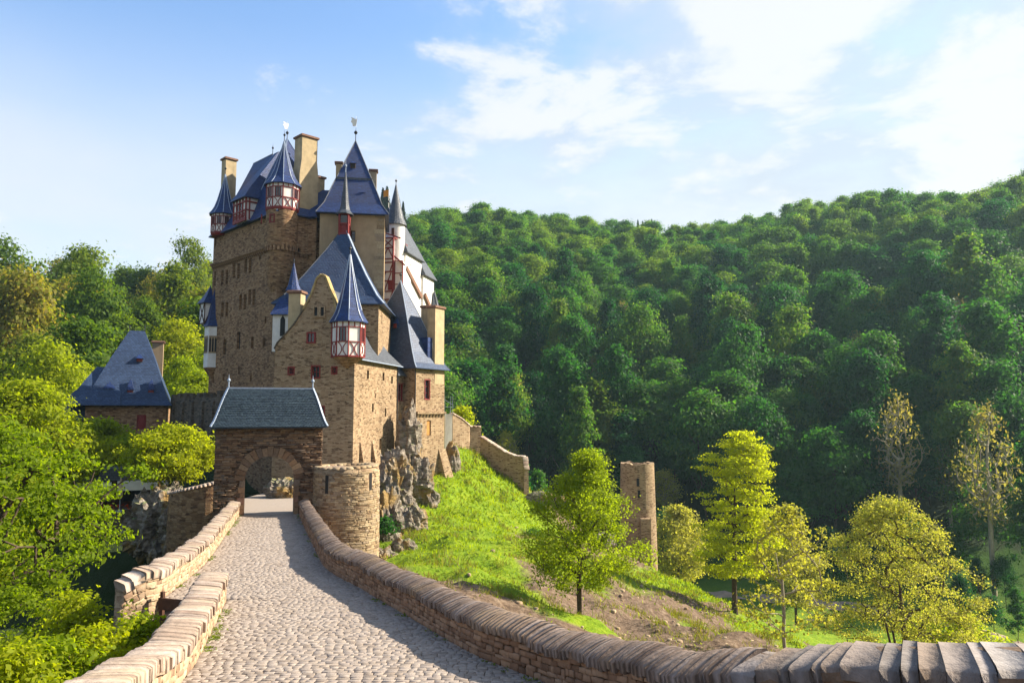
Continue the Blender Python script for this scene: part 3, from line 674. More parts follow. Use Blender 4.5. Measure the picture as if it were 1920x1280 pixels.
def finial(parent, c, h=1.0, ball=0.12, vane=None, mat=None):
    mb = MB(); x, y, z = c
    mb.lathe((x, y), [(0.045, z - .15), (0.04, z + h * .45), (ball * .6, z + h * .47), (ball, z + h * .47 + ball * .8), (ball * .6, z + h * .47 + ball * 1.6), (0.025, z + h * .5 + ball * 1.6), (0.008, z + h)], 8)
    o = mb.build('finial', mat or M['iron'], parent)
    if vane:
        vb = MB(); w, hh = vane; zt = z + h
        vb.bar((x, y, zt - .05), (x, y, zt + hh * 1.1), 0.035)
        out = [(0, .1), (-.55, .0), (-.62, .35), (-.9, .5), (-.7, .8), (-.95, 1.0), (-.35, .92), (0, .75), (.25, .95), (.12, .4)]
        f = [(x + a * w, y - .012, zt + b * hh) for a, b in out]; g = [(p[0], p[1] + .024, p[2]) for p in f]
        vb.poly(f); vb.poly(list(reversed(g))); vb.loft([f, g])
        return o, vb
    return o
def window(parent, P, U, w, h, depth, style='red', bars=(1, 2), fw=0.09, name='window'):
    """P = bottom centre on the wall face, U = along the wall, outward = U x Z; the frame sits in the reveal"""
    P = Vector(P); U = Vector(U).normalized(); Nn = Vector((U.y, -U.x, 0)); Z = Vector((0, 0, 1))
    mat = {'red': M['red'], 'white': M['white'], 'stone': M['redstone'], 'wood': M['wood'], 'slit': M['stone_tan']}[style]
    pt = lambda u, z, d: P + U * u + Z * z - Nn * d
    f = MB(); d0, d1 = (-0.04, depth) if style in ('red', 'stone') else (depth * .4, depth)
    if style in ('red', 'stone'):      # surround standing a little proud of the wall
        for a, b, c, d in ((-w / 2 - fw, -w / 2, -fw, h + fw), (w / 2, w / 2 + fw, -fw, h + fw), (-w / 2, w / 2, -fw, 0), (-w / 2, w / 2, h, h + fw)):
            r0 = [pt(a, c, -.04), pt(b, c, -.04), pt(b, d, -.04), pt(a, d, -.04)]; r1 = [q - Nn * .12 for q in r0]
            f.loft([r1, r0], cap1=True)
    k = 0.035
    for i in range(1, bars[0] + 1):
        u = -w / 2 + w * i / (bars[0] + 1); f.bar(pt(u, 0, depth * .8), pt(u, h, depth * .8), k * 1.6, k)
    for i in range(1, bars[1] + 1):
        z = h * i / (bars[1] + 1); f.bar(pt(-w / 2, z, depth * .8), pt(w / 2, z, depth * .8), k, k)
    for u in (-w / 2 + .025, w / 2 - .025): f.bar(pt(u, 0, depth * .8), pt(u, h, depth * .8), 0.05, 0.05)
    for z in (.025, h - .025): f.bar(pt(-w / 2, z, depth * .8), pt(w / 2, z, depth * .8), 0.05, 0.05)
    wo_ = f.build(name, mat, parent)
    g = MB(); e = .03; g.poly([pt(-w / 2 - e, -e, depth - .005), pt(w / 2 + e, -e, depth - .005), pt(w / 2 + e, h + e, depth - .005), pt(-w / 2 - e, h + e, depth - .005)])
    return wo_, g
def slit(parent, P, U, w, h, depth, name='window_slit'):
    """narrow opening: dark back of the reveal with a dressed lintel and sill"""
    P = Vector(P); U = Vector(U).normalized(); Nn = Vector((U.y, -U.x, 0)); Z = Vector((0, 0, 1)); e = .04
    g = MB(); g.poly([P + U * a + Z * z - Nn * (depth - .005) for a, z in ((-w / 2 - e, -e), (w / 2 + e, -e), (w / 2 + e, h + e), (-w / 2 - e, h + e))])
    return g.build(name, M['dark'], parent)
class Walls:
    """rectangular building: collects openings per wall, then builds wall mesh and window parts"""
    def __init__(s, loc, rz, x0, x1, y0, y1, z0, z1, root, mat):
        s.loc, s.rz, s.b, s.root, s.mat = loc, rz, (x0, x1, y0, y1, z0, z1), root, mat; s.op = {'f': [], 'r': [], 'l': []}; s.todo = []
    def win(s, wall, px, py, w, h, style='slit', depth=0.28, bars=(1, 2)):
        """opening centred where the sight line through that pixel meets the wall; w,h in metres"""
        x0, x1, y0, y1, z0, z1 = s.b
        if wall == 'f': u, z = hit_y(s.loc, s.rz, px, py, y0); u -= x0; L = x1 - x0
        elif wall == 'r': u, z = hit_x(s.loc, s.rz, px, py, x1); u -= y0; L = y1 - y0
        else: u, z = hit_x(s.loc, s.rz, px, py, x0); u = y1 - u; L = y1 - y0
        if u - w / 2 < .1 or u + w / 2 > L - .1 or z - h / 2 < z0 + .1 or z + h / 2 > z1 - .1: return
        for o in s.op[wall]:
            if not (u + w / 2 < o[0] - .02 or u - w / 2 > o[1] + .02 or z + h / 2 < o[2] - .02 or z - h / 2 > o[3] + .02): return
        s.op[wall].append((u - w / 2, u + w / 2, z - h / 2, z + h / 2)); s.todo.append((wall, u, z, w, h, style, depth, bars))
    def basis(s, wall):
        x0, x1, y0, y1, z0, z1 = s.b
        return {'f': (Vector((x0, y0, 0)), Vector((1, 0, 0)), x1 - x0), 'r': (Vector((x1, y0, 0)), Vector((0, 1, 0)), y1 - y0), 'l': (Vector((x0, y1, 0)), Vector((0, -1, 0)), y1 - y0)}[wall]
    def build(s, mats=None, name='wall'):
        x0, x1, y0, y1, z0, z1 = s.b; mb = MB()
        for k in 'frl':
            P, U, L = s.basis(k); mb.panel(P, U, L, z0, z1, s.op[k], 0.28)
        mb.panel((x1, y1, 0), (-1, 0, 0), x1 - x0, z0, z1); mb.poly([(x0, y0, z1), (x1, y0, z1), (x1, y1, z1), (x0, y1, z1)])
        w = mb.build(name, s.mat, s.root)
        for wall, u, z, ww, h, style, depth, bars in s.todo:
            P, U, L = s.basis(wall); p = P + U * u; p.z = z - h / 2
            if style == 'slit': slit(s.root, p, U, ww, h, 0.28)
            else:
                wo_, g = window(s.root, p, U, ww, h, 0.22, style, bars); g.build('pane', M['glass'], wo_)
        return w
def timber_turret(root, c, r, n, z0, z1, zap, a0=0.0, roof='slate', skirt=0.0, flare=0.35, fin=1.0, win_k=(), brace=True, name='turret', over=0.28, base=None, half=None):
    """polygonal half-timbered turret: white drum, oxblood frame, curved slate spire"""
    cx, cy = c; H = z1 - z0
    P = lambda k, rr, z: (cx + rr * math.cos(a0 + 2 * math.pi * k / n), cy + rr * math.sin(a0 + 2 * math.pi * k / n), z)
    mb = MB(); mb.loft([[P(k, r, z) for k in range(n)] for z in (z0, z1)], cap0=True, cap1=True)
    t = mb.build(name, M['white'], root)
    fr = MB(); zl, zh = z0 + H * .40, z0 + H * .80; rr = r + .03; bw = max(0.075, r * .052)
    for k in range(n):
        fr.bar(P(k, rr, z0), P(k, rr, z1), bw * 1.15)
        for z, s in ((z0 + .02, 1.7), (zl, 1.0), (zh, .9), (z1 - .05, 1.3)): fr.bar(P(k, rr, z), P(k + 1, rr, z), bw, bw * s)
        a, b = Vector(P(k, rr, z0)), Vector(P(k + 1, rr, z0)); mid = (a + b) / 2
        if brace:      # curved crosses in the lower panels
            for q in (0, 1):
                p0, p1 = (a, b) if q == 0 else (b, a)
                pts = []
                for i in range(6):
                    tt = i / 5; x = p0.lerp(p1, 0.10 + 0.36 * math.sin(math.pi * tt)); x.z = z0 + (zl - z0) * tt; pts.append(x)
                for u, v in zip(pts, pts[1:]): fr.bar(u, v, bw * .62, bw * .8)
        m_ = Vector(P(k, rr, zh)).lerp(Vector(P(k + 1, rr, zh)), .5); fr.bar(m_, (m_.x, m_.y, z1), bw * .8)
    fr.build('timber_frame', M['red'], t)
    for k in win_k:
        a, b = Vector(P(k, r + .008, 0)), Vector(P(k + 1, r + .008, 0)); p = a.lerp(b, .5); U = (b - a).normalized(); ww = (b - a).length
        wm = MB(); z2, z3 = zl + bw * .6, zh - bw * .6
        q = [(p - U * ww * .27), (p + U * ww * .27)]
        wm.poly([(q[0].x, q[0].y, z2), (q[1].x, q[1].y, z2), (q[1].x, q[1].y, z3), (q[0].x, q[0].y, z3)])
        wo_ = wm.build('window', M['glass'], t)
        sf = MB(); out = Vector((U.y, -U.x, 0))
        for s_ in (0, 1): sf.bar(Vector((q[s_].x, q[s_].y, z2)) + out * .03, Vector((q[s_].x, q[s_].y, z3)) + out * .03, bw * .75)
        mm = (q[0] + q[1]) / 2; sf.bar(Vector((mm.x, mm.y, z2)) + out * .025, Vector((mm.x, mm.y, z3)) + out * .025, .04)
        sf.build('window_frame', M['red'], t)
    zr = zap - z1; R0 = r + over
    rings = [[P(k, R0 * f, z1 + zr * h - (0.12 if f >= 1 else 0)) for k in range(n)] for f, h in ((1.0, 0), (0.80, .07), (0.66, .16), (0.50, .32), (0.33, .55), (0.15, .80), (0.03, 1.0))]
    add_roof(t, rings, M[roof])
    rs = MB()
    for k in range(n):
        for a, b in zip(rings, rings[1:]): rs.bar(a[k], b[k], .06)
    rs.build('hip_flashing', M['lead'] if roof == 'slate' else M['slate_grey'], t)
    if base:      # stone corbelled foot
        bm_ = MB(); bm_.loft([[P(k, r * f, z0 + z) for k in range(n)] for f, z in base], cap0=True); bm_.build('corbelled_base', M['red'] if base[0][1] > -0.6 else M['stone_brown'], t)
    if fin: finial(t, (cx, cy, zap), fin, 0.13)
    return t
def chimney(root, c, w, d, z0, z1, rz=0, mat='plaster_chim', cap=True, waist=None, name='chimney'):
    mb = MB(); Mx = Matrix.Translation((c[0], c[1], 0)) @ Matrix.Rotation(rz, 4, 'Z')
    def rect(f, z, g=1.0): return [Mx @ Vector((sx * w * f / 2, sy * d * g / 2, z)) for sx, sy in ((-1, -1), (1, -1), (1, 1), (-1, 1))]
    if waist: rings = [rect(waist[0], z0), rect(waist[0], waist[1]), rect(1, waist[2]), rect(1, z1)]
    else: rings = [rect(1, z0), rect(1, z1)]
    mb.loft(rings, cap1=True); o = mb.build(name, M[mat], root)
    if cap:
        cb = MB(); cb.loft([rect(1.0, z1 - .05), rect(1.0 + .28 / w, z1 + .02, 1.0 + .28 / d), rect(1.0 + .28 / w, z1 + .20, 1.0 + .28 / d), rect(1.05, z1 + .26, 1.05)], cap0=True, cap1=True); cb.build('chimney_cap', M['redstone'] if mat != 'slate' else M['slate'], o)
    return o
def dormer(root, P, U, w, h, hood, mat='slate', col='red'):
    """little slate dormer with a peaked hood, on a roof point P facing U x Z"""
    P = Vector(P); U = Vector(U).normalized(); Nn = Vector((U.y, -U.x, 0)); Z = Vector((0, 0, 1)); mb = MB()
    a = [P - U * w / 2 + Nn * .12, P + U * w / 2 + Nn * .12, P + U * w / 2 + Nn * .12 + Z * h, P - U * w / 2 + Nn * .12 + Z * h]; b = [p - Nn * 1.0 for p in a]
    mb.loft([b, a]); ap = P + Z * (h + hood) - Nn * .18
    e = [P - U * w * .72 + Nn * .26 + Z * h, P + U * w * .72 + Nn * .26 + Z * h, P + U * w * .72 - Nn * .9 + Z * h, P - U * w * .72 - Nn * .9 + Z * h]
    for i in range(4): mb.poly([e[i], e[(i + 1) % 4], ap])
    o = mb.build('dormer', M[mat], root)
    g = MB(); g.poly([p + Nn * .004 for p in a]); g.build('shutter', M[col], o)
    f = MB()
    for i in range(4): f.bar(a[i] + Nn * .02, a[(i + 1) % 4] + Nn * .02, .05)
    f.build('dormer_frame', M['wood'], o); return o
def corbels(root, P, U, L, n, w=0.22, h=0.35, d=0.28, mat='stone_brown', z=0.0, every=0.5):
    """row of little corbels under a string course: each block its own part"""
    P = Vector(P); U = Vector(U).normalized(); Nn = Vector((U.y, -U.x, 0)); Z = Vector((0, 0, 1))
    base = MB()
    A = lambda u, dd, zz: Vector((1, 0, 0)) * u + Vector((0, -1, 0)) * dd + Z * zz
    base.loft([[A(-w / 2, 0, 0), A(w / 2, 0, 0), A(w / 2, .05, 0), A(-w / 2, .05, 0)], [A(-w / 2, -.1, h), A(w / 2, -.1, h), A(w / 2, d, h), A(-w / 2, d, h)]], cap0=True, cap1=True)
    first = base.build('corbel', M[mat], root)
    ang = math.atan2(U.y, U.x)
    for i in range(n):
        o = first if i == 0 else link('corbel', first.data, root)
        p = P + U * (L * (i + .5) / n); o.matrix_local = Matrix.Translation(p) @ Matrix.Rotation(ang, 4, 'Z')
    s = MB(); a = P + Z * (h + .0); s.loft([[a - U * .05, a + U * (L + .05), a + U * (L + .05) + Nn * (d + .06), a - U * .05 + Nn * (d + .06)], [q + Z * .22 for q in (a - U * .05, a + U * (L + .05), a + U * (L + .05) + Nn * (d + .06), a - U * .05 + Nn * (d + .06))]], cap0=True, cap1=True)
    s.build('string_course', M[mat], root)

# ------------------------------------------------------------------ gatehouse
gl = at(502, 961, 47.0); GL = Vector((gl.x, gl.y, -6.42)); GR = R(18)
gate = empty('gatehouse', GL, GR, 'small gatehouse of dark brown stone with round arch and blue hipped slate roof', 'gatehouse')
gw, gd, gh, ar, sp, axc = 3.18, 1.7, 5.55, 1.48, 2.15, 0.06
mb = MB()
arc = [(axc - ar * math.cos(a), sp + ar * math.sin(a)) for a in np.linspace(0, math.pi, 17)]
outl = [(-gw, -.8), (axc - ar, -.8)] + arc + [(axc + ar, -.8), (gw, -.8), (gw, gh), (-gw, gh)]
mb.poly([(x, 0, z) for x, z in outl]); mb.poly([(x, gd, z) for x, z in reversed(outl)])
for a, b in zip(outl[1:-3], outl[2:-2]): mb.poly([(a[0], 0, a[1]), (a[0], gd, a[1]), (b[0], gd, b[1]), (b[0], 0, b[1])])
mb.poly([(gw, 0, -.8), (gw, gd, -.8), (gw, gd, gh), (gw, 0, gh)]); mb.poly([(-gw, gd, -.8), (-gw, 0, -.8), (-gw, 0, gh), (-gw, gd, gh)])
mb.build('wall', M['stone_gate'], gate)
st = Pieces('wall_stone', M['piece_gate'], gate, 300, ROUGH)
z = 0.0
while z < gh - .08:
    hgt = random.uniform(.075, .155); x = -gw - random.uniform(0, .2)
    while x < gw:
        L = random.uniform(.18, .62); x0, x1 = max(x, -gw), min(x + L, gw); xc, zc = (x0 + x1) / 2, z + hgt / 2; x += L
        if x1 - x0 < .08: continue
        ok = True
        for q in (x0, xc, x1):
            d = math.hypot(q - axc, max(zc - sp, 0))
            if d < ar + .60 and zc > sp: ok = False
            if abs(q - axc) < ar + .30 and zc <= sp: ok = False
        if ok: st.add(frame((xc, 0.01, zc), (1, 0, random.uniform(-.03, .03)), (0, -1, 0), x1 - x0 - .012, hgt - .012, random.uniform(.05, .12)), dist=-(x1 - x0) * hgt)
    z += hgt
st.finish()
for k in range(17):      # arch stones
    a0, a1 = math.pi * k / 17 + .008, math.pi * (k + 1) / 17 - .008; ro = ar + random.uniform(.46, .62); pr = random.uniform(.07, .11)
    v = MB(); pts = [(axc - r_ * math.cos(a), sp + r_ * math.sin(a)) for r_, a in ((ar - .01, a0), (ar - .01, a1), (ro, a1), (ro, a0))]
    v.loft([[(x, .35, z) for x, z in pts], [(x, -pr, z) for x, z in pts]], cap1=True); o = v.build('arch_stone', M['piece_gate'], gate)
for sx in (-1, 1):       # dressed jamb blocks
    z = 0
    for k in range(6):
        hgt = (.42, .30, .40, .28, .36, .39)[k]; w = (.34, .26, .40, .24, .36, .28)[(k + (sx > 0)) % 6]
        b = MB(); xa = axc + sx * (ar - .012); xb = axc + sx * (ar + w); b.box(min(xa, xb), max(xa, xb), -.10, .4, z + .01, z + hgt - .01); b.build('jamb_stone', M['piece_gate'] if (k != 2) else M['redstone'], gate); z += hgt
# curved hipped roof, slates laid on it
prof = [(0, 0.0), (.18, .13), (.36, .32), (.55, .55), (.76, .78), (1.0, 1.0)]
ze, zr = gh - .12, 7.85
rings = []
for f, h in prof: rings.append([(sx * (3.45 - (3.45 - 2.58) * f) , (-.62 + (gd / 2 + .62) * f) if sy < 0 else (gd + .62 - (gd / 2 + .62) * f), ze + (zr - ze) * h) for sx, sy in ((-1, -1), (1, -1), (1, 1), (-1, 1))])
groof = add_roof(gate, rings, M['slate_gate'])
def roof_pt(u, v):
    """front slope: u in -1..1, v 0..1"""
    f = v; h = np.interp(f, [p[0] for p in prof], [p[1] for p in prof]); return Vector((u * (3.45 - .87 * f), -.62 + (gd / 2 + .62) * f, ze + (zr - ze) * h))
VV, FF = [], []
rows = 26
for r_ in range(rows):
    v0, v1 = r_ / rows, (r_ + 1.25) / rows; v1 = min(v1, 1); n = 38 - int(9 * r_ / rows)
    for k in range(n):
        u0 = -1 + 2 * (k + (r_ % 2) * .5) / n; u1 = min(u0 + 2 / n - .006, 1); u0 = max(u0, -1)
        if u1 <= u0: continue
        lift = random.uniform(.012, .03); nn = Vector((0, -.75, .65)); b = len(VV)
        for (u, v, l) in ((u0, v0 + random.uniform(-.004, .004), lift + .015), (u1, v0, lift + .015), (u1, v1, lift * .4), (u0, v1, lift * .4)): VV.append(roof_pt(u, v) + nn * l)
        for (u, v) in ((u0, v0), (u1, v0)): VV.append(roof_pt(u, v) + nn * .002)
        FF += [(b, b + 1, b + 2, b + 3), (b + 4, b + 5, b + 1, b)]
M['slate_piece'] = piece_mat('gate slates', [(0.03, 0.052, 0.075), (0.048, 0.078, 0.105), (0.065, 0.10, 0.125), (0.045, 0.07, 0.10)], 0.5, spec=0.45, nscale=5, bstr=0.25)
o = link('slate_courses', mesh_np('slate_courses', [tuple(v) for v in VV], FF, M['slate_piece']), groof); o['kind'] = 'stuff'
ridge_strip(groof, [rings[-1][0], rings[-1][1]], .14)
for k in range(4): ridge_strip(groof, [Vector(r_[k]) + Vector((0, 0, .03)) for r_ in rings], .11, name='hip_flashing')
for sx in (-1, 1): finial(gate, (sx * 2.56, gd / 2, zr), .85, .11, mat=M['lead'])
eb = MB(); eb.box(-3.28, 3.28, -.35, -.12, gh - .16, gh - .02); eb.build('eave_board', M['wood'], gate)

# ------------------------------------------------------------------ round bastion beside the gate
BC = at(650, 900, 48.3); BZ = at(650, 879, 46.6).z
bast = empty('bastion', (BC.x, BC.y, -11.5), 0, 'round tan stone bastion with arrow slits standing against the gatehouse', 'bastion')
br_, zt = 2.02, BZ + 11.5
mb = MB(); angs = np.linspace(0, 2 * math.pi, 49)[:-1]
mb.loft([[(br_ * f * math.cos(a), br_ * f * math.sin(a), z) for a in angs] for f, z in ((1.07, -2), (1.03, 3), (1.0, zt))], cap1=True); mb.build('wall', M['stone_tan'], bast, True, cyl=(0, 0, br_))
lw = MB(); q = to_local((BC.x, BC.y, -11.5), 0, Vector((GL.x, GL.y, -6.4)) + Vector((math.cos(GR), math.sin(GR), 0)) * 3.12)
d2 = Vector((math.cos(GR), math.sin(GR), 0)); nrm = Vector((d2.y, -d2.x, 0))
p0 = Vector((q.x, q.y, 0)) + nrm * .02; L = 1.5
lw.panel(p0, d2, L, -2, zt - .1); lw.poly([(p0.x, p0.y, zt - .1), *[tuple(v) for v in (p0 + d2 * L + Vector((0, 0, zt - .1)), p0 + d2 * L - nrm * 1.2 + Vector((0, 0, zt - .1)), p0 - nrm * 1.2 + Vector((0, 0, zt - .1)))]]); lw.build('link_wall', M['stone_gate'], bast)
bs = Pieces('wall_stone', M['piece_tan'], bast, 300, ROUGH); z = 0.2
slits = [(-1.98, 7.0), (-0.55, 7.1)]
while z < zt - .25:
    hgt = random.uniform(.08, .17); a = random.uniform(0, .15)
    while a < 2 * math.pi:
        L = random.uniform(.2, .55); am = a + L / br_ / 2; a += L / br_
        aw = (am + math.pi) % (2 * math.pi) - math.pi
        if -2.9 < aw < .7 and not any(abs(aw - s_[0]) * br_ < L / 2 + .14 and abs(z - s_[1]) < .62 for s_ in slits):
            n_ = Vector((math.cos(am), math.sin(am), 0)); rr = br_ * (1 + .03 * max(0, (zt - z) / 6) - .004)
            bs.add(frame(n_ * rr + Vector((0, 0, z + hgt / 2)), (-n_.y, n_.x, 0), n_, L - .012, hgt - .010, random.uniform(.02, .065)), dist=-L * hgt)
    z += hgt
bs.finish()
for aw, zs in slits:
    n_ = Vector((math.cos(aw), math.sin(aw), 0)); s_ = MB(); Mx = frame(n_ * (br_ - .12) + Vector((0, 0, zs)), (-n_.y, n_.x, 0), n_, 1, 1, 1)
    s_.box(-.11, .11, -.55, .55, 0, .145, M=Mx); s_.build('arrow_slit', M['dark'], bast)
cpz = Pieces('coping_stone', M['piece_tan'], bast)
for k in range(30):
    a = 2 * math.pi * k / 30; n_ = Vector((math.cos(a), math.sin(a), 0))
    cpz.add(frame(n_ * (br_ - .27) + Vector((0, 0, zt - .03 + .10 * max(0, math.cos(a)))), (-n_.y, n_.x, 0), (0, 0, 1), .42, .56, random.uniform(.12, .16)))
cpz.finish()
for k in range(4):
    c_ = MB(); u = .05 + k * .36; p = p0 + d2 * u + Vector((0, 0, zt - .1)); c_.loft([[p + nrm * .08, p + d2 * .34 + nrm * .08, p + d2 * .34 - nrm * .5, p - nrm * .5], [v + Vector((0, 0, .15)) for v in (p + nrm * .06, p + d2 * .33 + nrm * .06, p + d2 * .33 - nrm * .5, p - nrm * .5)]], cap1=True); c_.build('coping_stone', M['coping'], bast)

# ------------------------------------------------------------------ rounded forecourt wall left of the gate
FCc = at(392, 920, 51.5); fr_ = 2.5
fw = empty('forecourt_wall', (FCc.x, FCc.y, -11), 0, 'curved stone forecourt wall with grey coping left of the gatehouse', 'wall')
mb = MB(); A = np.linspace(R(60), R(300), 40); zt = 11 - 5.0
def fz(a): return zt + 0.55 * math.sin(a - R(90)) * -1
o_ = lambda a, r_, z: (r_ * math.cos(a), r_ * math.sin(a), z)
prof_r = lambda a: [o_(a, fr_ * 1.08, -2.5), o_(a, fr_, fz(a)), o_(a, fr_ - .5, fz(a)), o_(a, fr_ - .5, zt - 1.0)]
mb.loft([prof_r(a) for a in A], close=False); mb.poly(prof_r(A[0])); mb.poly(list(reversed(prof_r(A[-1])))); mb.build('wall', M['stone_brown'], fw, cyl=(0, 0, fr_))
cpz = Pieces('coping_stone', M['coping'], fw)
for k in range(42):
    a = R(60) + R(240) * (k + .5) / 42; n_ = Vector((math.cos(a), math.sin(a), 0)); cpz.add(frame(n_ * (fr_ - .24) + Vector((0, 0, fz(a) - .03)), (-n_.y, n_.x, 0), (0, 0, 1), .24, .62, .16))
cpz.finish()
fl_ = MB(); fl_.poly([o_(a, fr_ - .4, zt - .85) for a in np.linspace(0, 2 * math.pi, 24)[:-1]]); fl_.build('paved_floor', M['cobble'], fw)
fco = fc.build('forecourt', M['cobble']); tag(fco, 'paved lane beyond the gate arch', 'path', kind='structure')
# ------------------------------------------------------------------ gabled house above the gate
HL = at(663, 770, 62.0); HL = Vector((HL.x, HL.y, -12.0)); HR = R(-10)
house = empty('gabled_house', HL, HR, 'tan stone house with stepped yellow gable, red framed windows and corner oriel turret', 'house')
hw, hd = 7.15, 11.0; ze = 4.55 + 12
Wl = Walls(HL, HR, -hw, 0, 0, hd, 0, ze, house, M['stone_tan'])
for px, py, w, h in ((546, 695, .46, .55), (592, 697, .66, .95), (627, 694, .38, .5)): Wl.win('f', px, py, w, h, 'red', bars=(1, 1))
Wl.win('f', 602, 770, .5, .7, 'red', bars=(0, 1))
for px, py, w, h in ((690, 702, .5, .75), (719, 706, .5, .75), (735, 712, .5, .72), (699, 764, .42, .75), (723, 773, .42, .75), (713, 832, .5, 1.0), (704, 742, .22, .4), (733, 745, .2, .4)): Wl.win('r', px, py, w, h, 'slit')
Wl.build()
# gable: wavy coped outline above the eaves
xa, za = hit_y(HL, HR, 603, 516); gp = [(-hw, ze), (0, ze)]
right_g = [(0.0, ze), (-.55, ze + 1.3), (-1.0, ze + 2.3), (-1.7, ze + 3.6), (xa + 1.05, za - 2.0), (xa + .62, za - .95), (xa + .28, za - .15), (xa, za)]
left_g = [(xa - .35, za - .3), (xa - .8, za - 1.6), (xa - 1.5, za - 2.9), (xa - 2.3, za - 4.1), (xa - 3.1, za - 5.0), (-hw + .25, ze + 1.2), (-hw, ze + .7)]
prof_g = right_g + left_g
g = MB(); g.poly([(-hw, 0, ze)] + [(x, 0, z) for x, z in prof_g]); g.poly(list(reversed([(-hw, .5, ze)] + [(x, .5, z) for x, z in prof_g]))); g.build('gable_wall', M['stone_tan'], house)
M['lichen_cap'] = plain_mat('yellow lichen coping', (0.38, 0.28, 0.125), 0.95, 0.45, 2.2, 0.1, 0.6, stain=(0.30, 0.24, 0.14))
for a, b in zip(prof_g, prof_g[1:]):
    c_ = MB(); u = Vector((b[0] - a[0], 0, b[1] - a[1])).normalized(); n_ = Vector((-u.z, 0, u.x)) * -1
    if n_.z < 0: n_ = -n_
    p, q = Vector((a[0], 0, a[1])) - u * .02, Vector((b[0], 0, b[1])) + u * .02
    k = .16 if a[0] > xa - .9 else .10
    c_.loft([[p + Vector((0, -.10, 0)), p + Vector((0, .6, 0)), p + n_ * k + Vector((0, .6, 0)), p + n_ * k + Vector((0, -.10, 0))], [q + Vector((0, -.10, 0)), q + Vector((0, .6, 0)), q + n_ * k + Vector((0, .6, 0)), q + n_ * k + Vector((0, -.10, 0))]], cap0=True, cap1=True)
    c_.build('gable_coping', M['lichen_cap'] if a[0] > xa - .9 else M['stone_old'], house)
# window and twin lancet in the gable
for px, py, w, h, kind in ((584, 633, .55, .7, 'red'), (593, 584, .30, .75, 'stone'), (605, 584, .30, .75, 'stone')):
    u, z = hit_y(HL, HR, px, py); f = MB(); fw_ = .13
    for a, b, c, d in ((-w / 2 - fw_, -w / 2, -fw_, h + fw_), (w / 2, w / 2 + fw_, -fw_, h + fw_), (-w / 2, w / 2, -fw_, 0), (-w / 2, w / 2, h, h + fw_)): f.box(u + a, u + b, -.12, .02, z - h / 2 + c, z - h / 2 + d)
    if kind == 'red': f.bar((u, -.03, z - h / 2), (u, -.03, z + h / 2), .05)
    wo_ = f.build('window', M['red'] if kind == 'red' else M['stone_tan'], house)
    p = MB(); p.poly([(u - w / 2, -.006, z - h / 2), (u + w / 2, -.006, z - h / 2), (u + w / 2, -.006, z + h / 2), (u - w / 2, -.006, z + h / 2)]); p.build('pane', M['dark'] if kind != 'red' else M['glass'], wo_)
# roof running back from the gable, hipped at the far end
zr = za - .9; rx_ = xa
rings = [[(-hw - .3, .45, ze - .25 + 1.0), (.38, .45, ze - .22), (.38, hd + .4, ze - .22), (-hw - .3, hd + .4, ze - .2)],
         [(-hw * .86, .45, ze + 2.0), (-.55, .45, ze + 1.0), (-.55, hd - 1.0, ze + 1.0), (-hw * .86, hd - 1, ze + 1.0)],
         [(-hw * .72, .45, ze + 3.6), (-1.5, .45, ze + 2.9), (-1.5, hd - 3.0, ze + 2.9), (-hw * .72, hd - 3, ze + 2.9)],
         [(rx_ - .02, .45, zr), (rx_ + .02, .45, zr), (rx_ + .02, hd - 6.4, zr), (rx_ - .02, hd - 6.4, zr)]]
hr_ = add_roof(house, rings, M['slate_grey'])
ridge_strip(house, [(.40, .5, ze - .27), (.40, hd + .4, ze - .27)], .12, M['lead'], 'gutter')
dormer(house, (-1.15, 3.2, ze + 2.1), (0, 1, 0), .7, .8, .5, 'slate_grey', 'glass')
timber_turret(house, (-.62, .1), 1.32, 8, ze - .1, ze + 2.95, ze + 8.6, a0=R(-112.5), win_k=(0, 2), roof='slate', fin=.9, base=[(.15, -.9), (.6, -.45), (.98, 0)], name='oriel_turret')
cx_, cz_ = hit_y(HL, HR, 547, 590)
chimney(house, (cx_, .9), 1.1, .9, ze - .2, hit_y(HL, HR, 547, 548)[1], mat='plaster_chim')
dp = MB(); dp.tube([(.08, hd - .1, ze - .4), (.08, hd - .1, 1.0)], .06, 6); dp.build('downpipe', M['iron'], house)
# battered feet of the house
for y, w in ((1.4, .9), (4.2, .8)):
    b = MB(); b.loft([[(-.05, y, 0), (1.9, y, 0), (1.9, y + w, 0), (-.05, y + w, 0)], [(-.05, y + .1, 9.3), (.06, y + .1, 9.3), (.06, y + w - .1, 9.3), (-.05, y + w - .1, 9.3)]], cap1=True); b.build('buttress', M['stone_tan'], house)

# ------------------------------------------------------------------ great tower house
TL = at(512, 770, 72.0); TL = Vector((TL.x, TL.y, -8.0)); TR = R(45)
tower = empty('tower_house', TL, TR, 'tall brown stone tower house with half-timbered turrets and deep blue slate roofs', 'tower')
tx, ty, tz = 6.6, 15.0, 19.7 + 8
Wt = Walls(TL, TR, 0, tx, 0, ty, 0, tz, tower, M['stone_brown'])
for px, py in ((465, 497), (443, 508), (421, 520), (472, 557), (455, 566), (421, 580)): 
    for k in (-4.2, 4.2): Wt.win('l', px + k, py, .62, 1.6, 'slit')
for px, py, w, h in ((447, 638, .8, 1.8), (421, 650, .7, 1.7), (473, 642, .55, 1.2), (495, 642, .6, .9), (448, 694, .4, .8), (470, 707, .4, .9), (419, 707, .4, .7), (400, 712, .4, .7), (403, 522, .5, 1.6), (440, 420, .4, .9), (404, 452, .5, 1.2), (427, 440, .5, 1.3), (452, 425, .5, 1.0), (465, 415, .5, 1.1), (463, 418, .4, .9), (488, 482, .45, .5), (498, 600, .35, .7), (403, 600, .4, 1.1)): Wt.win('l', px, py, w, h, 'slit')
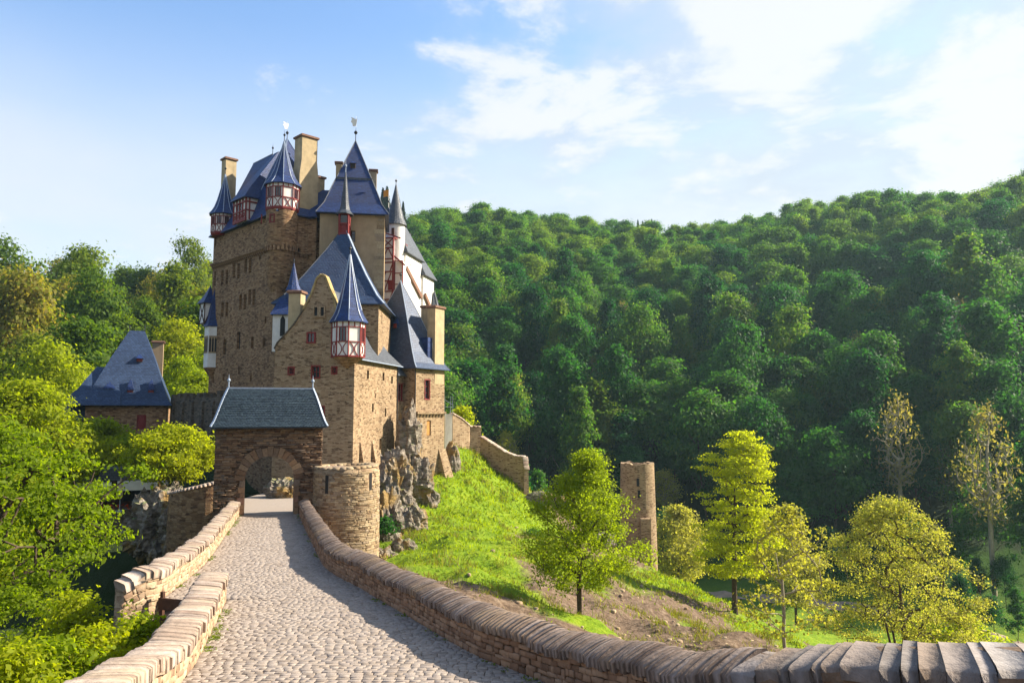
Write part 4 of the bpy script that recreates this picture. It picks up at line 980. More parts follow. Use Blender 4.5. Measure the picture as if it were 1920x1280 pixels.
Wt.win('f', 540, 410, .55, .75, 'slit'); Wt.win('f', 560, 470, .4, .6, 'slit'); Wt.win('f', 548, 520, .4, .8, 'slit'); Wt.win('f', 530, 640, .5, 1.0, 'slit')
Wt.build()
# rounded corner bay on corbels, carrying the corner turret
bay = MB(); rb = 1.55; cb_ = (.75, .75)
bay.lathe(cb_, [(.25, 19.0), (.9, 19.7), (1.35, 20.4), (1.38, 24.3)], 20); bay.lathe(cb_, [(1.38, 24.3), (rb, 24.7), (rb, tz + .3)], 20); bay.build('corner_bay', M['stone_brown'], tower, True, cyl=(.75, .75, 1.4))
for px, py, col in ((490, 411, 'red'), (510, 409, 'red')):
    o, d = ray_local(TL, TR, px, py)
    a = d.x ** 2 + d.y ** 2; b2 = 2 * ((o.x - .75) * d.x + (o.y - .75) * d.y); c2 = (o.x - .75) ** 2 + (o.y - .75) ** 2 - (rb + .02) ** 2
    k = (-b2 - math.sqrt(max(b2 * b2 - 4 * a * c2, 0))) / (2 * a); p = o + d * k; n_ = Vector((p.x - .75, p.y - .75, 0)).normalized()
    U = Vector((-n_.y, n_.x, 0)); f, gl_ = window(tower, (p.x, p.y, p.z - .35), U, .42, .7, .05, 'red', (0, 1)); gl_.build('pane', M['glass'], f)
corbels(tower, (0, ty, 16.3 + 8.0 - .6), (0, -1, 0), ty - 2.2, 30, .26, .42, .30)
corbels(tower, (2.2, 0, 16.3 + 8.0 - 1.1), (1, 0, 0), 4.3, 9, .26, .42, .22)
n_c = 14
for k in range(n_c):      # corbels of the corner bay
    a = R(130) + R(190) * k / (n_c - 1); c_ = MB(); nn = Vector((math.cos(a), math.sin(a), 0)); Mx = frame(Vector((.75, .75, 23.9)) + nn * 1.34, (-nn.y, nn.x, 0), nn, 1, 1, 1); c_.box(-.12, .12, -.3, .3, 0, .26, M=Mx); c_.build('corbel', M['stone_brown'], tower)
# roofs: steep pyramid over the front half, long hip behind
lv = [(0, tz - .25), (.14, tz + .55), (.30, tz + 2.0), (.62, tz + 5.3), (1, tz + 8.9)]
rp = roof_levels(-.45, tx + .3, -.45, 7.2, lv, apex=(2.6, 3.7)); ra = add_roof(tower, rp, M['slate'])
for k in range(4): ridge_strip(ra, [r_[k] for r_ in rp], .09, name='hip_flashing')
lv = [(0, tz - .25), (.14, tz + .6), (.35, tz + 2.2), (.68, tz + 5.3), (1, tz + 8.5)]
rp = roof_levels(-.45, tx + .3, 5.8, ty + .45, lv, ridge=((3.3, 8.2), (3.3, 12.8))); rb_ = add_roof(tower, rp, M['slate']); ridge_strip(rb_, [rp[-1][0], rp[-1][2]], .10)
f, vb = finial(tower, (2.6, 3.7, tz + 8.9), .95, .17, (.55, .75)); vb.build('weather_vane', M['gilt'], f)
for y in (8.2,): finial(tower, (3.3, y, tz + 8.5), 1.2, .13)
timber_turret(tower, cb_, 1.60, 10, tz + .15, tz + 2.75, tz + 7.3, a0=R(-9), win_k=(4, 5, 6, 8), fin=1.2, base=[(.94, -.26), (1.03, -.12), (1.03, .02)], name='corner_turret')
timber_turret(tower, (.35, ty - 1.6), 1.30, 10, tz - .15, tz + 2.1, tz + 6.7, a0=R(-9), win_k=(3, 4, 5, 6, 7), fin=1.2, base=[(.92, -.30), (1.02, -.12), (1.02, .02)], name='corner_turret')
# half-timbered bay in the middle of the left eave, with its slate roof sweeping up to the ridge
by0, by1 = 5.6, 8.4
bb = MB(); bb.box(-.75, 2.0, by0, by1, tz - .1, tz + 2.4); bay2 = bb.build('timber_bay', M['white'], tower)
fb = MB(); x_ = -.78
for k in range(5): fb.bar((x_, by0 + (by1 - by0) * k / 4, tz - .1), (x_, by0 + (by1 - by0) * k / 4, tz + 2.4), .16)
for z in (tz - .02, tz + .95, tz + 1.85, tz + 2.32): fb.bar((x_, by0 - .08, z), (x_, by1 + .08, z), .16, .16 if z > tz else .34)
for k in range(4):
    a, b = by0 + (by1 - by0) * k / 4, by0 + (by1 - by0) * (k + 1) / 4; fb.bar((x_, a, tz), (x_, b, tz + .95), .08); fb.bar((x_, b, tz), (x_, a, tz + .95), .08)
fb.bar((-.4, by0 - .03, tz), (-.4, by0 - .03, tz + 2.4), .14); fb.bar((-.7, by0 - .03, tz + .95), (1.4, by0 - .03, tz + .95), .14); fb.bar((-.7, by0 - .03, tz + 1.85), (1.4, by0 - .03, tz + 1.85), .14)
fb.build('timber_frame', M['red'], bay2)
for k in (1, 2):
    wb = MB(); a, b = by0 + (by1 - by0) * k / 4 + .14, by0 + (by1 - by0) * (k + 1) / 4 - .14; wb.poly([(x_ + .015, b, tz + 1.06), (x_ + .015, a, tz + 1.06), (x_ + .015, a, tz + 1.76), (x_ + .015, b, tz + 1.76)]); wb.build('window', M['glass'], bay2)
rr_ = [[(-1.1, by0 - .35, tz + 2.3), (3.0, by0 - .35, tz + 2.3), (3.0, by1 + .35, tz + 2.3), (-1.1, by1 + .35, tz + 2.3)], [(-.3, by0 + .1, tz + 3.5), (3.2, by0 + .1, tz + 3.5), (3.2, by1 - .1, tz + 3.5), (-.3, by1 - .1, tz + 3.5)], [(3.1, by0 + .9, tz + 8.3), (3.3, by0 + .9, tz + 8.3), (3.3, by1 - .9, tz + 8.3), (3.1, by1 - .9, tz + 8.3)]]
add_roof(bay2, rr_, M['slate'])
dormer(tower, (.55, 2.2, tz + 2.9), (0, -1, 0), .5, .6, .5); dormer(tower, (3.9, .55, tz + 2.6), (1, 0, 0), .55, .7, .5)
chimney(tower, (3.3, .95), 1.75, 1.5, tz - 1.0, tz + 8.2, mat='plaster_chim', waist=(1.22, tz + 4.2, tz + 5.8))
chimney(tower, (5.3, 1.6), .8, .8, tz - .2, tz + 4.6, mat='plaster_chim')
chimney(tower, (1.2, ty - .55), 1.25, 1.1, tz - .3, tz + 8.7, mat='plaster_chim')
# white oriel of the chapel on the left face
yo, zo = hit_x(TL, TR, 399, 650)
ob = MB(); w = .95
ob.loft([[(.1, yo - w, zo - 2.3), (.1, yo + w, zo - 2.3), (-.75, yo + w * .55, zo - 2.3), (-.75, yo - w * .55, zo - 2.3)], [(.1, yo - w, zo + 2.3), (.1, yo + w, zo + 2.3), (-.75, yo + w * .55, zo + 2.3), (-.75, yo - w * .55, zo + 2.3)]], cap0=True, cap1=True)
ori = ob.build('chapel_oriel', M['white'], tower)
orr = [[(.1, yo - w - .12, zo + 2.25), (.1, yo + w + .12, zo + 2.25), (-.92, yo + w * .62, zo + 2.25), (-.92, yo - w * .62, zo + 2.25)], [(.08, yo - .55, zo + 3.2), (.08, yo + .55, zo + 3.2), (-.6, yo + .38, zo + 3.2), (-.6, yo - .38, zo + 3.2)], [(.06, yo - .05, zo + 6.3), (.06, yo + .05, zo + 6.3), (-.05, yo + .03, zo + 6.3), (-.05, yo - .03, zo + 6.3)]]
add_roof(ori, orr, M['slate'])
sb = MB(); sb.loft([[(.1, yo - .3, zo - 3.5), (.1, yo + .3, zo - 3.5), (-.1, yo + .2, zo - 3.5), (-.1, yo - .2, zo - 3.5)], [(.1, yo - w, zo - 2.3), (.1, yo + w, zo - 2.3), (-.78, yo + w * .57, zo - 2.3), (-.78, yo - w * .57, zo - 2.3)]]); sb.build('corbelled_foot', M['stone_brown'], ori)
for (p, q) in (((-.765, yo + w * .5), (-.765, yo - w * .5)), ((-.70, yo - w * .60), (.05, yo - w * .97))):
    p, q = Vector((*p, 0)), Vector((*q, 0)); U = (q - p).normalized(); out = Vector((U.y, -U.x, 0))
    band = MB(); z0, z1 = zo - .75, zo + 1.15
    band.poly([p + out * .015 + Vector((0, 0, z0)), q + out * .015 + Vector((0, 0, z0)), q + out * .015 + Vector((0, 0, z1)), p + out * .015 + Vector((0, 0, z1))]); band.build('tracery', M['plaster_tan'], ori)
    L = (q - p).length
    for k in range(3):
        a = p + U * L * (k + .18) / 3; b = p + U * L * (k + .82) / 3; wb = MB(); out2 = out * .03
        wb.poly([a + out2 + Vector((0, 0, z0 + .15)), b + out2 + Vector((0, 0, z0 + .15)), b + out2 + Vector((0, 0, z1 - .4)), (a + b) / 2 + out2 + Vector((0, 0, z1 - .12)), a + out2 + Vector((0, 0, z1 - .4))]); wb.build('lancet', M['dark'], ori)
ex = MB(); yb, zb = hit_x(TL, TR, 378, 592); yb = min(yb, ty + .5); ex.box(-.9, .3, ty - .45, ty + .9, zb - 1.2, zb + 1.2); ex_o = ex.build('timber_bay', M['white'], tower)
add_roof(ex_o, roof_levels(-1.15, .5, ty - .7, ty + 1.15, [(0, zb + 1.15), (.5, zb + 2.0), (1, zb + 3.2)], apex=(-.1, ty + .2)), M['slate'])
xf = MB()
for a, b in (((-.92, ty - .45, zb - 1.2), (-.92, ty + .9, zb + 1.2)), ((-.92, ty + .9, zb - 1.2), (-.92, ty - .45, zb + 1.2)), ((-.92, ty - .45, zb - 1.2), (-.92, ty - .45, zb + 1.2)), ((-.92, ty - .45, zb + 1.1), (-.92, ty + .9, zb + 1.1)), ((-.92, ty - .45, zb - 1.15), (-.92, ty + .9, zb - 1.15)), ((-.9, ty - .47, zb - 1.2), (.1, ty - .47, zb + 1.2))): xf.bar(a, b, .10)
xf.build('timber_frame', M['wood'], ex_o)
dp = MB(); dp.tube([(tx * .98, -.06, tz - .5), (tx * .98, -.06, 8)], .06, 6); dp.build('downpipe', M['iron'], tower)

# ------------------------------------------------------------------ plastered tower with steep roof
PL = at(715, 770, 73.6); PL = Vector((PL.x, PL.y, -6.0)); PR = R(9)
pt_ = empty('plastered_tower', PL, PR, 'ochre plastered tower under a steep dark blue roof with a pale weather vane', 'tower')
pz = 19.8 + 6
Wp = Walls(PL, PR, -6.3, 0, 0, 6.6, 0, pz, pt_, M['plaster_tan'])
Wp.win('f', 659, 443, .75, 1.15, 'wood'); Wp.win('f', 655, 560, .5, .8, 'slit'); Wp.win('r', 724, 470, .4, .8, 'slit')
Wp.build()
qz = 10.0
while qz < pz - .2:      # stone quoins on the corner
    hgt = random.uniform(.3, .5); w = random.uniform(.6, 1.0); b = MB(); b.box(-w, .035, -.035, random.uniform(.5, .9), qz + .012, min(qz + hgt - .012, pz - .05)); b.build('quoin', M['piece_tan'], pt_); qz += hgt
lv = [(0, pz - .25), (.20, pz + .9), (.48, pz + 3.6), (.50, pz + 3.75), (1.0, pz + 8.4)]
rp = roof_levels(-6.7, .45, -.5, 7.0, lv, apex=(-3.15, 3.0)); ro = add_roof(pt_, rp, M['slate'])
for k in range(4): ridge_strip(ro, [r_[k] for r_ in rp], .08, M['slate_grey'], 'hip_flashing')
bn = MB(); r3 = rp[3]
for a, b in ((r3[0], r3[1]), (r3[1], r3[2])): bn.bar(a, b, .16, .22)
bn.build('roof_band', M['slate_grey'], ro)
f, vb = finial(pt_, (-3.15, 3.0, pz + 8.4), 1.5, .2, (.6, 1.0)); vb.build('weather_vane', M['gilt'], f)
for px, py in ((667, 368), (680, 365), (662, 310)):
    u, z = hit_y(PL, PR, px, py, .75 if py > 330 else 1.7); dormer(pt_, (u, .85 if py > 330 else 1.8, z - .3), (1, 0, 0), .45, .5, .28, 'slate', 'dark')
chimney(pt_, (-1.3, 4.6), .7, .7, pz + 1, pz + 5.6, mat='plaster_chim'); chimney(pt_, (-4.9, 4.4), .6, .6, pz + 1, pz + 6.2, mat='plaster_chim')
lr = MB(); lr.loft([[(-11.0, 1.5, pz - .3), (-6.0, 1.5, pz - .3), (-6.0, 7, pz - .3), (-11.0, 7, pz - .3)], [(-11.0, 4.2, pz + 3.3), (-5.0, 4.2, pz + 3.3), (-5.0, 4.3, pz + 3.3), (-11.0, 4.3, pz + 3.3)]]); lr.build('link_roof', M['slate'], pt_)
lw_ = MB(); lw_.panel((-11.0, 1.9, 0), (1, 0, 0), 4.2, 4, pz - .25); lw_.build('link_wall', M['stone_brown'], pt_)

# ------------------------------------------------------------------ middle tower with lantern spire
ML = Vector((-16.25, 72.0, -6.0)); MR = R(2)
mt = empty('spire_tower', ML, MR, 'stone tower with tall blue pyramid roof crowned by a red lantern and thin spire', 'tower')
mz = 10.0 + 6
Wm = Walls(ML, MR, -5.3, 3.9, -4.4, 4.4, 0, mz, mt, M['stone_tan'])
for px, py in ((709, 592), (716, 598)): Wm.win('r', px, py, .35, .95, 'slit')
Wm.build()
lv = [(0, mz - .3), (.16, mz + .55), (.42, mz + 2.6), (.72, mz + 5.3), (.985, mz + 7.9)]
rp = roof_levels(-5.75, 4.45, -4.85, 4.85, lv, apex=(-.2, 0)); ro = add_roof(mt, rp, M['slate_mid'])
for k in range(4): ridge_strip(ro, [r_[k] for r_ in rp], .17 if k == 1 else .08, M['lead'] if k == 1 else M['slate_grey'], 'hip_flashing')
lt = empty; lz = mz + 7.2; lm = MB(); lm.box(-.33, .33 - .4, -.13, .13, lz, lz + .5)
la = MB()
for sx, sy in ((-.42, -.42), (.42, -.42), (.42, .42), (-.42, .42)): la.bar((-.2 + sx, sy, lz - .9), (-.2 + sx, sy, lz + 2.0), .16)
for z in (lz, lz + 1.0, lz + 1.95):
    for (a, b) in (((-.42, -.42), (.42, -.42)), ((.42, -.42), (.42, .42)), ((.42, .42), (-.42, .42)), ((-.42, .42), (-.42, -.42))): la.bar((-.2 + a[0], a[1], z), (-.2 + b[0], b[1], z), .13)
lan = la.build('lantern', M['red'], mt)
lq = MB(); lq.box(-.2 - .36, -.2 + .36, -.36, .36, lz - .9, lz + 1.0); lq.build('lantern_panel', M['red'], lan)
lp = MB(); lp.box(-.2 - .34, -.2 + .34, -.34, .34, lz + 1.02, lz + 1.9); lp.build('lantern_glass', M['glass'], lan)
ls = MB(); n = 8
ls.lathe((-.2, 0), [(.86, lz + 1.95), (.86, lz + 2.05), (.55, lz + 2.4), (.40, lz + 3.0), (.30, lz + 4.0), (.16, lz + 5.4), (.04, lz + 6.3)], n, a0=R(22.5)); ls.build('lantern_spire', M['slate_grey'], lan)
finial(lan, (-.2, 0, lz + 6.2), 1.3, .13, mat=M['lead'])
# low blue roof and gothic window head between tower house and gabled house
sp_ = MB(); bx, bz = hit_y(ML, MR, 545, 590, -4.6)
sp_.loft([[(bx - 1.6, -5.6, bz - .1), (bx + 1.8, -5.6, bz - .1), (bx + 1.8, -3.2, bz - .1), (bx - 1.6, -3.2, bz - .1)], [(bx - 1.0, -4.6, bz + 1.5), (bx + 1.8, -4.4, bz + 1.5), (bx + 1.8, -4.2, bz + 1.5), (bx - 1.0, -4.4, bz + 1.5)]]); sp_.build('low_roof', M['slate'], mt)
gw_ = MB(); gw_.box(bx - 1.4, bx + 1.6, -5.3, -3.4, bz - 3.4, bz - .1); gwo = gw_.build('chapel_wall', M['white'], mt)
gwn = MB(); px_, pz_ = hit_y(ML, MR, 530, 605, -5.32); gwn.poly([(px_ - .22, -5.32, pz_ - 1.2), (px_ + .22, -5.32, pz_ - 1.2), (px_ + .22, -5.32, pz_ + .3), (px_, -5.32, pz_ + .7), (px_ - .22, -5.32, pz_ + .3)]); gwn.build('lancet', M['dark'], gwo)
ts = MB(); ts.lathe((bx + .15, -4.5), [(.5, bz + 1.0), (.5, bz + 2.2), (.75, bz + 2.2), (.5, bz + 2.7), (.03, bz + 4.8)], 8); ts.build('small_spire', M['slate'], mt); finial(mt, (bx + .15, -4.5, bz + 4.7), .6, .08)

# ------------------------------------------------------------------ white wing with round turret and half-timber front
WL = at(757, 770, 84.0); WL = Vector((WL.x, WL.y, -5.0)); WR = R(-12)
ww = empty('white_wing', WL, WR, 'white plastered wing with grey cone turret and red half-timbered front, behind the ochre tower', 'house')
wz = 18.2 + 5
Ww = Walls(WL, WR, -6, 0, 0, 5.6, 9, wz, ww, M['white'])
Ww.win('r', 768, 455, .5, .7, 'wood'); Ww.win('r', 776, 460, .5, .9, 'wood'); Ww.win('r', 770, 500, .3, .6, 'slit')
Ww.build()
Wq = Walls(WL, WR, -6.02, -.02, 0.02, 5.58, 0, 9, ww, M['plaster_chim']); Wq.build(name='lower_wall')
Wb = Walls(WL, WR, -6.3, .25, 5.6, 9.6, 8, wz - 1.6, ww, M['white']); Wb.win('r', 786, 452, .4, .9, 'wood'); Wb.win('r', 793, 480, .4, .8, 'wood'); Wb.win('r', 789, 520, .35, .6, 'slit'); Wb.build()
Wc = Walls(WL, WR, -6.28, .22, 5.62, 9.58, 0, 8, ww, M['plaster_chim']); Wc.win('r', 795, 590, .4, .9, 'slit'); Wc.build(name='lower_wall')
add_roof(ww, roof_levels(-6.3, .35, -.3, 5.9, [(0, wz - .2), (.2, wz + 1.2), (.6, wz + 3.8), (1, wz + 5.8)], ridge=((-3, 2), (-3, 4))), M['slate_grey'])
add_roof(ww, roof_levels(-6.6, .6, 5.3, 9.9, [(0, wz - 1.8), (.25, wz - .4), (1, wz + 3.4)], ridge=((-2.6, 6.6), (-2.6, 8.6))), M['slate_grey'])
finial(ww, (-3, 2, wz + 5.8), 1.2, .15); finial(ww, (-2.6, 8.6, wz + 3.4), 1.0, .12)
tcx, tcy = hit_y(WL, WR, 741, 460, -.2)[0], -.2
tb = MB(); tb.lathe((tcx, tcy), [(1.05, 8.0), (1.08, 21.2 + 5)], 24); tu = tb.build('round_turret', M['white'], ww, True)
tc_ = MB(); zc = 21.1 + 5; tc_.lathe((tcx, tcy), [(1.05, zc - .02), (1.32, zc), (1.28, zc + .12), (.98, zc + .8), (.70, zc + 1.9), (.40, zc + 3.3), (.12, zc + 4.6), (.04, zc + 4.9)], 24); tc_.build('cone_roof', M['slate_grey'], tu); finial(tu, (tcx, tcy, zc + 4.8), .8, .14)
tw = MB(); uu, z_ = hit_y(WL, WR, 737, 434, tcy - 1.07); tw.box(uu - .16, uu + .16, tcy - 1.16, tcy - .95, z_ - .4, z_ + .4); tw.build('window', M['wood'], tu)
# half-timber front between plastered tower and turret
fx0, fx1 = hit_y(WL, WR, 717, 500, -1.6)[0], hit_y(WL, WR, 737, 500, -1.6)[0]; fz0, fz1 = hit_y(WL, WR, 730, 561, -1.6)[1], hit_y(WL, WR, 730, 446, -1.6)[1]
hf = MB(); hf.box(fx0 - 1.5, fx1, -1.55, 2, fz0, fz1); hfo = hf.build('timber_front', M['white'], ww)
ft = MB(); H = fz1 - fz0; yq = -1.58
for x in (fx0, fx1): ft.bar((x, yq, fz0), (x, yq, fz1), .15)
for k in (0, .13, .30, .45, .60, .66, .84, 1): ft.bar((fx0, yq, fz0 + H * k), (fx1, yq, fz0 + H * k), .12)
for a, b, p, q in ((.84, 1, 0, 1), (.84, 1, 1, 0), (.66, .84, 0, .5), (.66, .84, 1, .5), (.45, .6, .7, 1), (.30, .45, .05, .3), (.13, .45, .2, .85), (0, .13, .75, 1)): ft.bar((fx0 + (fx1 - fx0) * p, yq, fz0 + H * a), (fx0 + (fx1 - fx0) * q, yq, fz0 + H * b), .10)
ft.bar((fx1 + .02, -1.55, fz1 + .1), (fx1 + .8, .6, fz1 - .5), .18); ft.bar((fx0 - .6, -1.8, fz1 + .9), (fx1 + .9, -1.8, fz1 - .15), .14)
ft.build('timber_frame', M['red'], hfo)
sh = MB(); sh.box(fx0 + (fx1 - fx0) * .55, fx1 - .08, yq - .03, yq + .02, fz0 + H * .15, fz0 + H * .29); sh.build('shutter', M['red'], hfo)
sw = MB(); a, b = fx1, fx1 + 1.0; sw.box(a, b, -1.2, 1.5, fz0 + .3, fz0 + H * .62); swo = sw.build('side_bay', M['white'], ww)
sf = MB()
for x in (a + .05, b): sf.bar((x, -1.23, fz0 + .3), (x, -1.23, fz0 + H * .62), .11)
for k in (.05, .22, .4, .6): sf.bar((a, -1.23, fz0 + H * k + .2), (b, -1.23, fz0 + H * k + .2), .09)
sf.bar((a - .1, -1.35, fz0 + H * .72), (b + .3, -1.35, fz0 + H * .55), .16); sf.build('timber_frame', M['red'], swo)
# brown eave boards stepping down the sunlit side and the little red oriel at the end
eb = MB(); eb.bar((.12, -.1, wz - 2.0), (.16, 5.2, wz - 4.6), .22, .5); eb.bar((.42, 5.7, wz - 4.2), (.45, 9.4, wz - 6.6), .22, .5); eb.build('eave_board', M['redstone'], ww)
timber_turret(ww, (.45, 9.2), .75, 6, wz - 8.2, wz - 5.6, wz - 3.2, a0=R(30), win_k=(4, 5), roof='slate_grey', fin=0, brace=False, base=[(.5, -.5), (1.05, 0)], name='oriel_turret')
fp = MB(); fxx, fzz = hit_y(WL, WR, 729, 372, 3.0); fp.bar((fxx, 3, wz + 1), (fxx, 3, fzz + 1.2), .05); fpo = fp.build('flag_pole', M['white'], ww)
fg = MB(); fg.loft([[(fxx, 3.0, fzz + 1.0), (fxx, 3.0, fzz + .2)], [(fxx - .35, 2.94, fzz + 1.04), (fxx - .35, 2.94, fzz + .24)], [(fxx - .7, 3.04, fzz + .98), (fxx - .7, 3.04, fzz + .18)]], close=False); fg.build('flag', M['flag'], fpo)

# ------------------------------------------------------------------ square tower with tall concave spire roof
SL = at(778, 770, 74.0); SL = Vector((SL.x, SL.y, -9.5)); SR = R(60)
stw = empty('corner_tower', SL, SR, 'sunlit tan stone tower with tall flared blue spire roof and paired chimneys', 'tower')
sz = 4.45 + 9.5
Ws = Walls(SL, SR, 0, 5.0, 0, 8.0, 0, sz, stw, M['stone_tan'])
Ws.win('f', 801, 730, .75, 1.9, 'red', bars=(0, 2)); Ws.win('f', 795, 870, .3, .9, 'slit')
u, z = hit_y(SL, SR, 804, 802); Ws.win('f', 804, 802, .7, 1.5, 'slit'); Ws.build()
dm = MB(); dm.box(u - .33, u + .33, .10, .18, z - .72, z + .72); dm.build('door', M['ochre_wood'], stw)
corbels(stw, (.1, 0, hit_y(SL, SR, 805, 782)[1]), (1, 0, 0), 4.8, 9, .26, .34, .26, 'stone_tan')
lv = [(0, sz - .2), (.10, sz + .35), (.24, sz + 1.5), (.40, sz + 3.2), (.62, sz + 5.6), (1.0, sz + 9.3)]
rp = roof_levels(-.5, 5.35, -.5, 8.5, lv, apex=(2.5, 4.0)); ro = add_roof(stw, rp, M['slate_mid'])
for k in range(4): ridge_strip(ro, [r_[k] for r_ in rp], .09, M['lead'], 'hip_flashing')
finial(stw, (2.5, 4.0, sz + 9.3), 1.0, .16)
x_, z_ = hit_x(SL, SR, 740, 610, .7); dormer(stw, (.9, x_, z_ - .25), (0, -1, 0), .45, .45, .55, 'slate', 'red')
u, z = hit_y(SL, SR, 803, 652, .9); dd = MB(); dd.box(u - .9, u + 1.3, .3, 2.6, z - 1.6, z + 1.0); ddo = dd.build('dormer', M['slate'], stw)
dw = MB(); dw.box(u - .15, u + .35, .27, .31, z - .1, z + .5); dw.build('window', M['white'], ddo)
zc0, zc1 = hit_y(SL, SR, 823, 704)[1], hit_y(SL, SR, 823, 578)[1]; u0, u1 = hit_y(SL, SR, 815, 640)[0], hit_y(SL, SR, 832, 640)[0]
chimney(stw, ((u0 + u1) / 2, .45), u1 - u0, 1.0, zc0, zc1, mat='plaster_chim')
cbx = MB(); cbx.loft([[(u0, -.02, zc0 - .9), (u1, -.02, zc0 - .9), (u1, .5, zc0 - .9), (u0, .5, zc0 - .9)], [(u0, -.06, zc0 + .02), (u1, -.06, zc0 + .02), (u1, .95, zc0 + .02), (u0, .95, zc0 + .02)]]); cbx.build('chimney_corbel', M['plaster_chim'], stw)
v0 = hit_y(SL, SR, 802, 600, 2.5); chimney(stw, (v0[0], 2.5), 1.0, 1.0, sz + 1, v0[1] + 1.3, mat='plaster_chim')
bt = MB(); bu = hit_y(SL, SR, 828, 900)[0]
bt.loft([[(bu - .9, -2.6, -2), (bu + .9, -2.6, -2), (bu + .9, .2, -2), (bu - .9, .2, -2)], [(bu - .6, -.02, 5.6), (bu + .6, -.02, 5.6), (bu + .6, .1, 5.6), (bu - .6, .1, 5.6)]]); bt.build('buttress', M['stone_tan'], stw)
dp = MB(); dp.tube([(-.06, -.06, sz - .3), (-.06, -.06, 3)], .06, 6); dp.build('downpipe', M['iron'], stw)
# recessed link between house and corner tower
LL = at(743, 770, 73.2); LL = Vector((LL.x, LL.y, -9.5)); 
lk = empty('link_building', LL, R(72), 'narrow tan stone link with triple red window between house and corner tower', 'house')
lz_ = at(758, 702, 74).z + 9.5
Wk = Walls(LL, R(72), -.3, 5.5, 0, 4, 0, lz_, lk, M['stone_tan'])
for px in (750, 757, 764): Wk.win('f', px, 735, .75, 1.6, 'red', bars=(0, 1))
Wk.build(); add_roof(lk, [[(-.5, -.4, lz_ - .1), (5.6, -.4, lz_ - .1), (5.6, 4, lz_ - .1), (-.5, 4, lz_ - .1)], [(-.3, 2, lz_ + 2.2), (5.5, 2, lz_ + 2.2), (5.5, 2.1, lz_ + 2.2), (-.3, 2.1, lz_ + 2.2)]], M['slate_grey'])
# white sheeted scaffold at the corner
wl = at(841, 800, 83.5)
wsc = empty('scaffold', (wl.x, wl.y, gz(wl.x, wl.y) - .2), R(20), 'small scaffold wrapped in white sheeting against the corner tower', 'scaffold')
w_ = MB(); hh = at(840, 776, 83.5).z - (gz(wl.x, wl.y) - .2)
w_.loft([[(-.45, 0, 0), (.45, 0, 0), (.45, .9, 0), (-.45, .9, 0)], [(-.4, .04, hh), (.42, 0, hh), (.4, .9, hh), (-.45, .88, hh)]], cap1=True); w_.build('sheeting', M['white'], wsc)
for x in (-.45, .45):
    for y in (0, .9): p_ = MB(); p_.bar((x, y, hh - .2), (x, y, hh + 2.0), .05); p_.build('pole', M['lead'], wsc)
p_ = MB(); p_.bar((-.6, -.03, hh + .8), (.6, -.03, hh + .8), .05); p_.bar((-.5, -.03, hh + 1.6), (.5, -.03, hh + 1.0), .05); p_.build('rail', M['lead'], wsc)

# ------------------------------------------------------------------ cottage with steep roof on the left
KL = at(320, 770, 85.0); KL = Vector((KL.x, KL.y, -6.3)); KR = R(22)
cot = empty('cottage', KL, KR, 'brown stone cottage with very steep blue slate roof, red shutters and small dormers', 'house')
kz = 7.05
Wc2 = Walls(KL, KR, -8.5, -.4, 0, 8, 0, kz, cot, M['stone_brown']); Wc2.win('f', 265, 791, .75, 1.4, 'red', bars=(0, 0)); Wc2.build()
sx_, sz_ = hit_y(KL, KR, 265, 791); sh = MB(); sh.box(sx_ - .34, sx_ + .34, .02, .10, sz_ - .68, sz_ + .68); sh.build('shutter', M['red'], cot)
lv = [(0, kz - .1), (.10, kz + .4), (.30, kz + 2.2), (.62, kz + 5.3), (1, kz + 8.6)]
rp = roof_levels(-9.1, .1, -.7, 8.5, lv, ridge=((-4.9, 3.9), (-3.3, 3.9))); ro = add_roof(cot, rp, M['slate_mid']); 
for x in (-4.9, -3.3): finial(cot, (x, 3.9, kz + 8.6), .7, .1)
for px, py in ((244, 736), (283, 736)):
    u, z = hit_y(KL, KR, px, py, .35); dormer(cot, (u, .35, z - .3), (1, 0, 0), .55, .6, 1.4)
u, z = hit_y(KL, KR, 262, 673, 2.0); dormer(cot, (u, 1.9, z - .3), (1, 0, 0), .6, .35, .55)
u, z = hit_y(KL, KR, 205, 733, .5); dormer(cot, (u, .6, z - .4), (1, 0, 0), .9, .7, .8, 'slate', 'dark')
add_roof(cot, roof_levels(-10.3, -5, -.9, 6, [(0, kz - .1), (.15, kz + .6), (.6, kz + 2.6), (1, kz + 4.2)], ridge=((-7.9, 2.5), (-5.5, 2.5))), M['slate_mid'])
chimney(cot, (-1.9, 5.5), 1.2, 1.0, kz + 1, at(291, 655, 90).z + 7.0, mat='plaster_tan')
We = Walls(KL, KR, -12.2, -8.6, .8, 7, 0, kz - 1.6, cot, M['stone_brown']); We.build(name='annex_wall')
add_roof(cot, roof_levels(-12.7, -8.2, .3, 7.3, [(0, kz - 1.7), (.2, kz - 1.1), (1, kz + 1.6)], ridge=((-10.0, 3.4), (-9.0, 3.4))), M['slate_mid'], 'annex_roof')
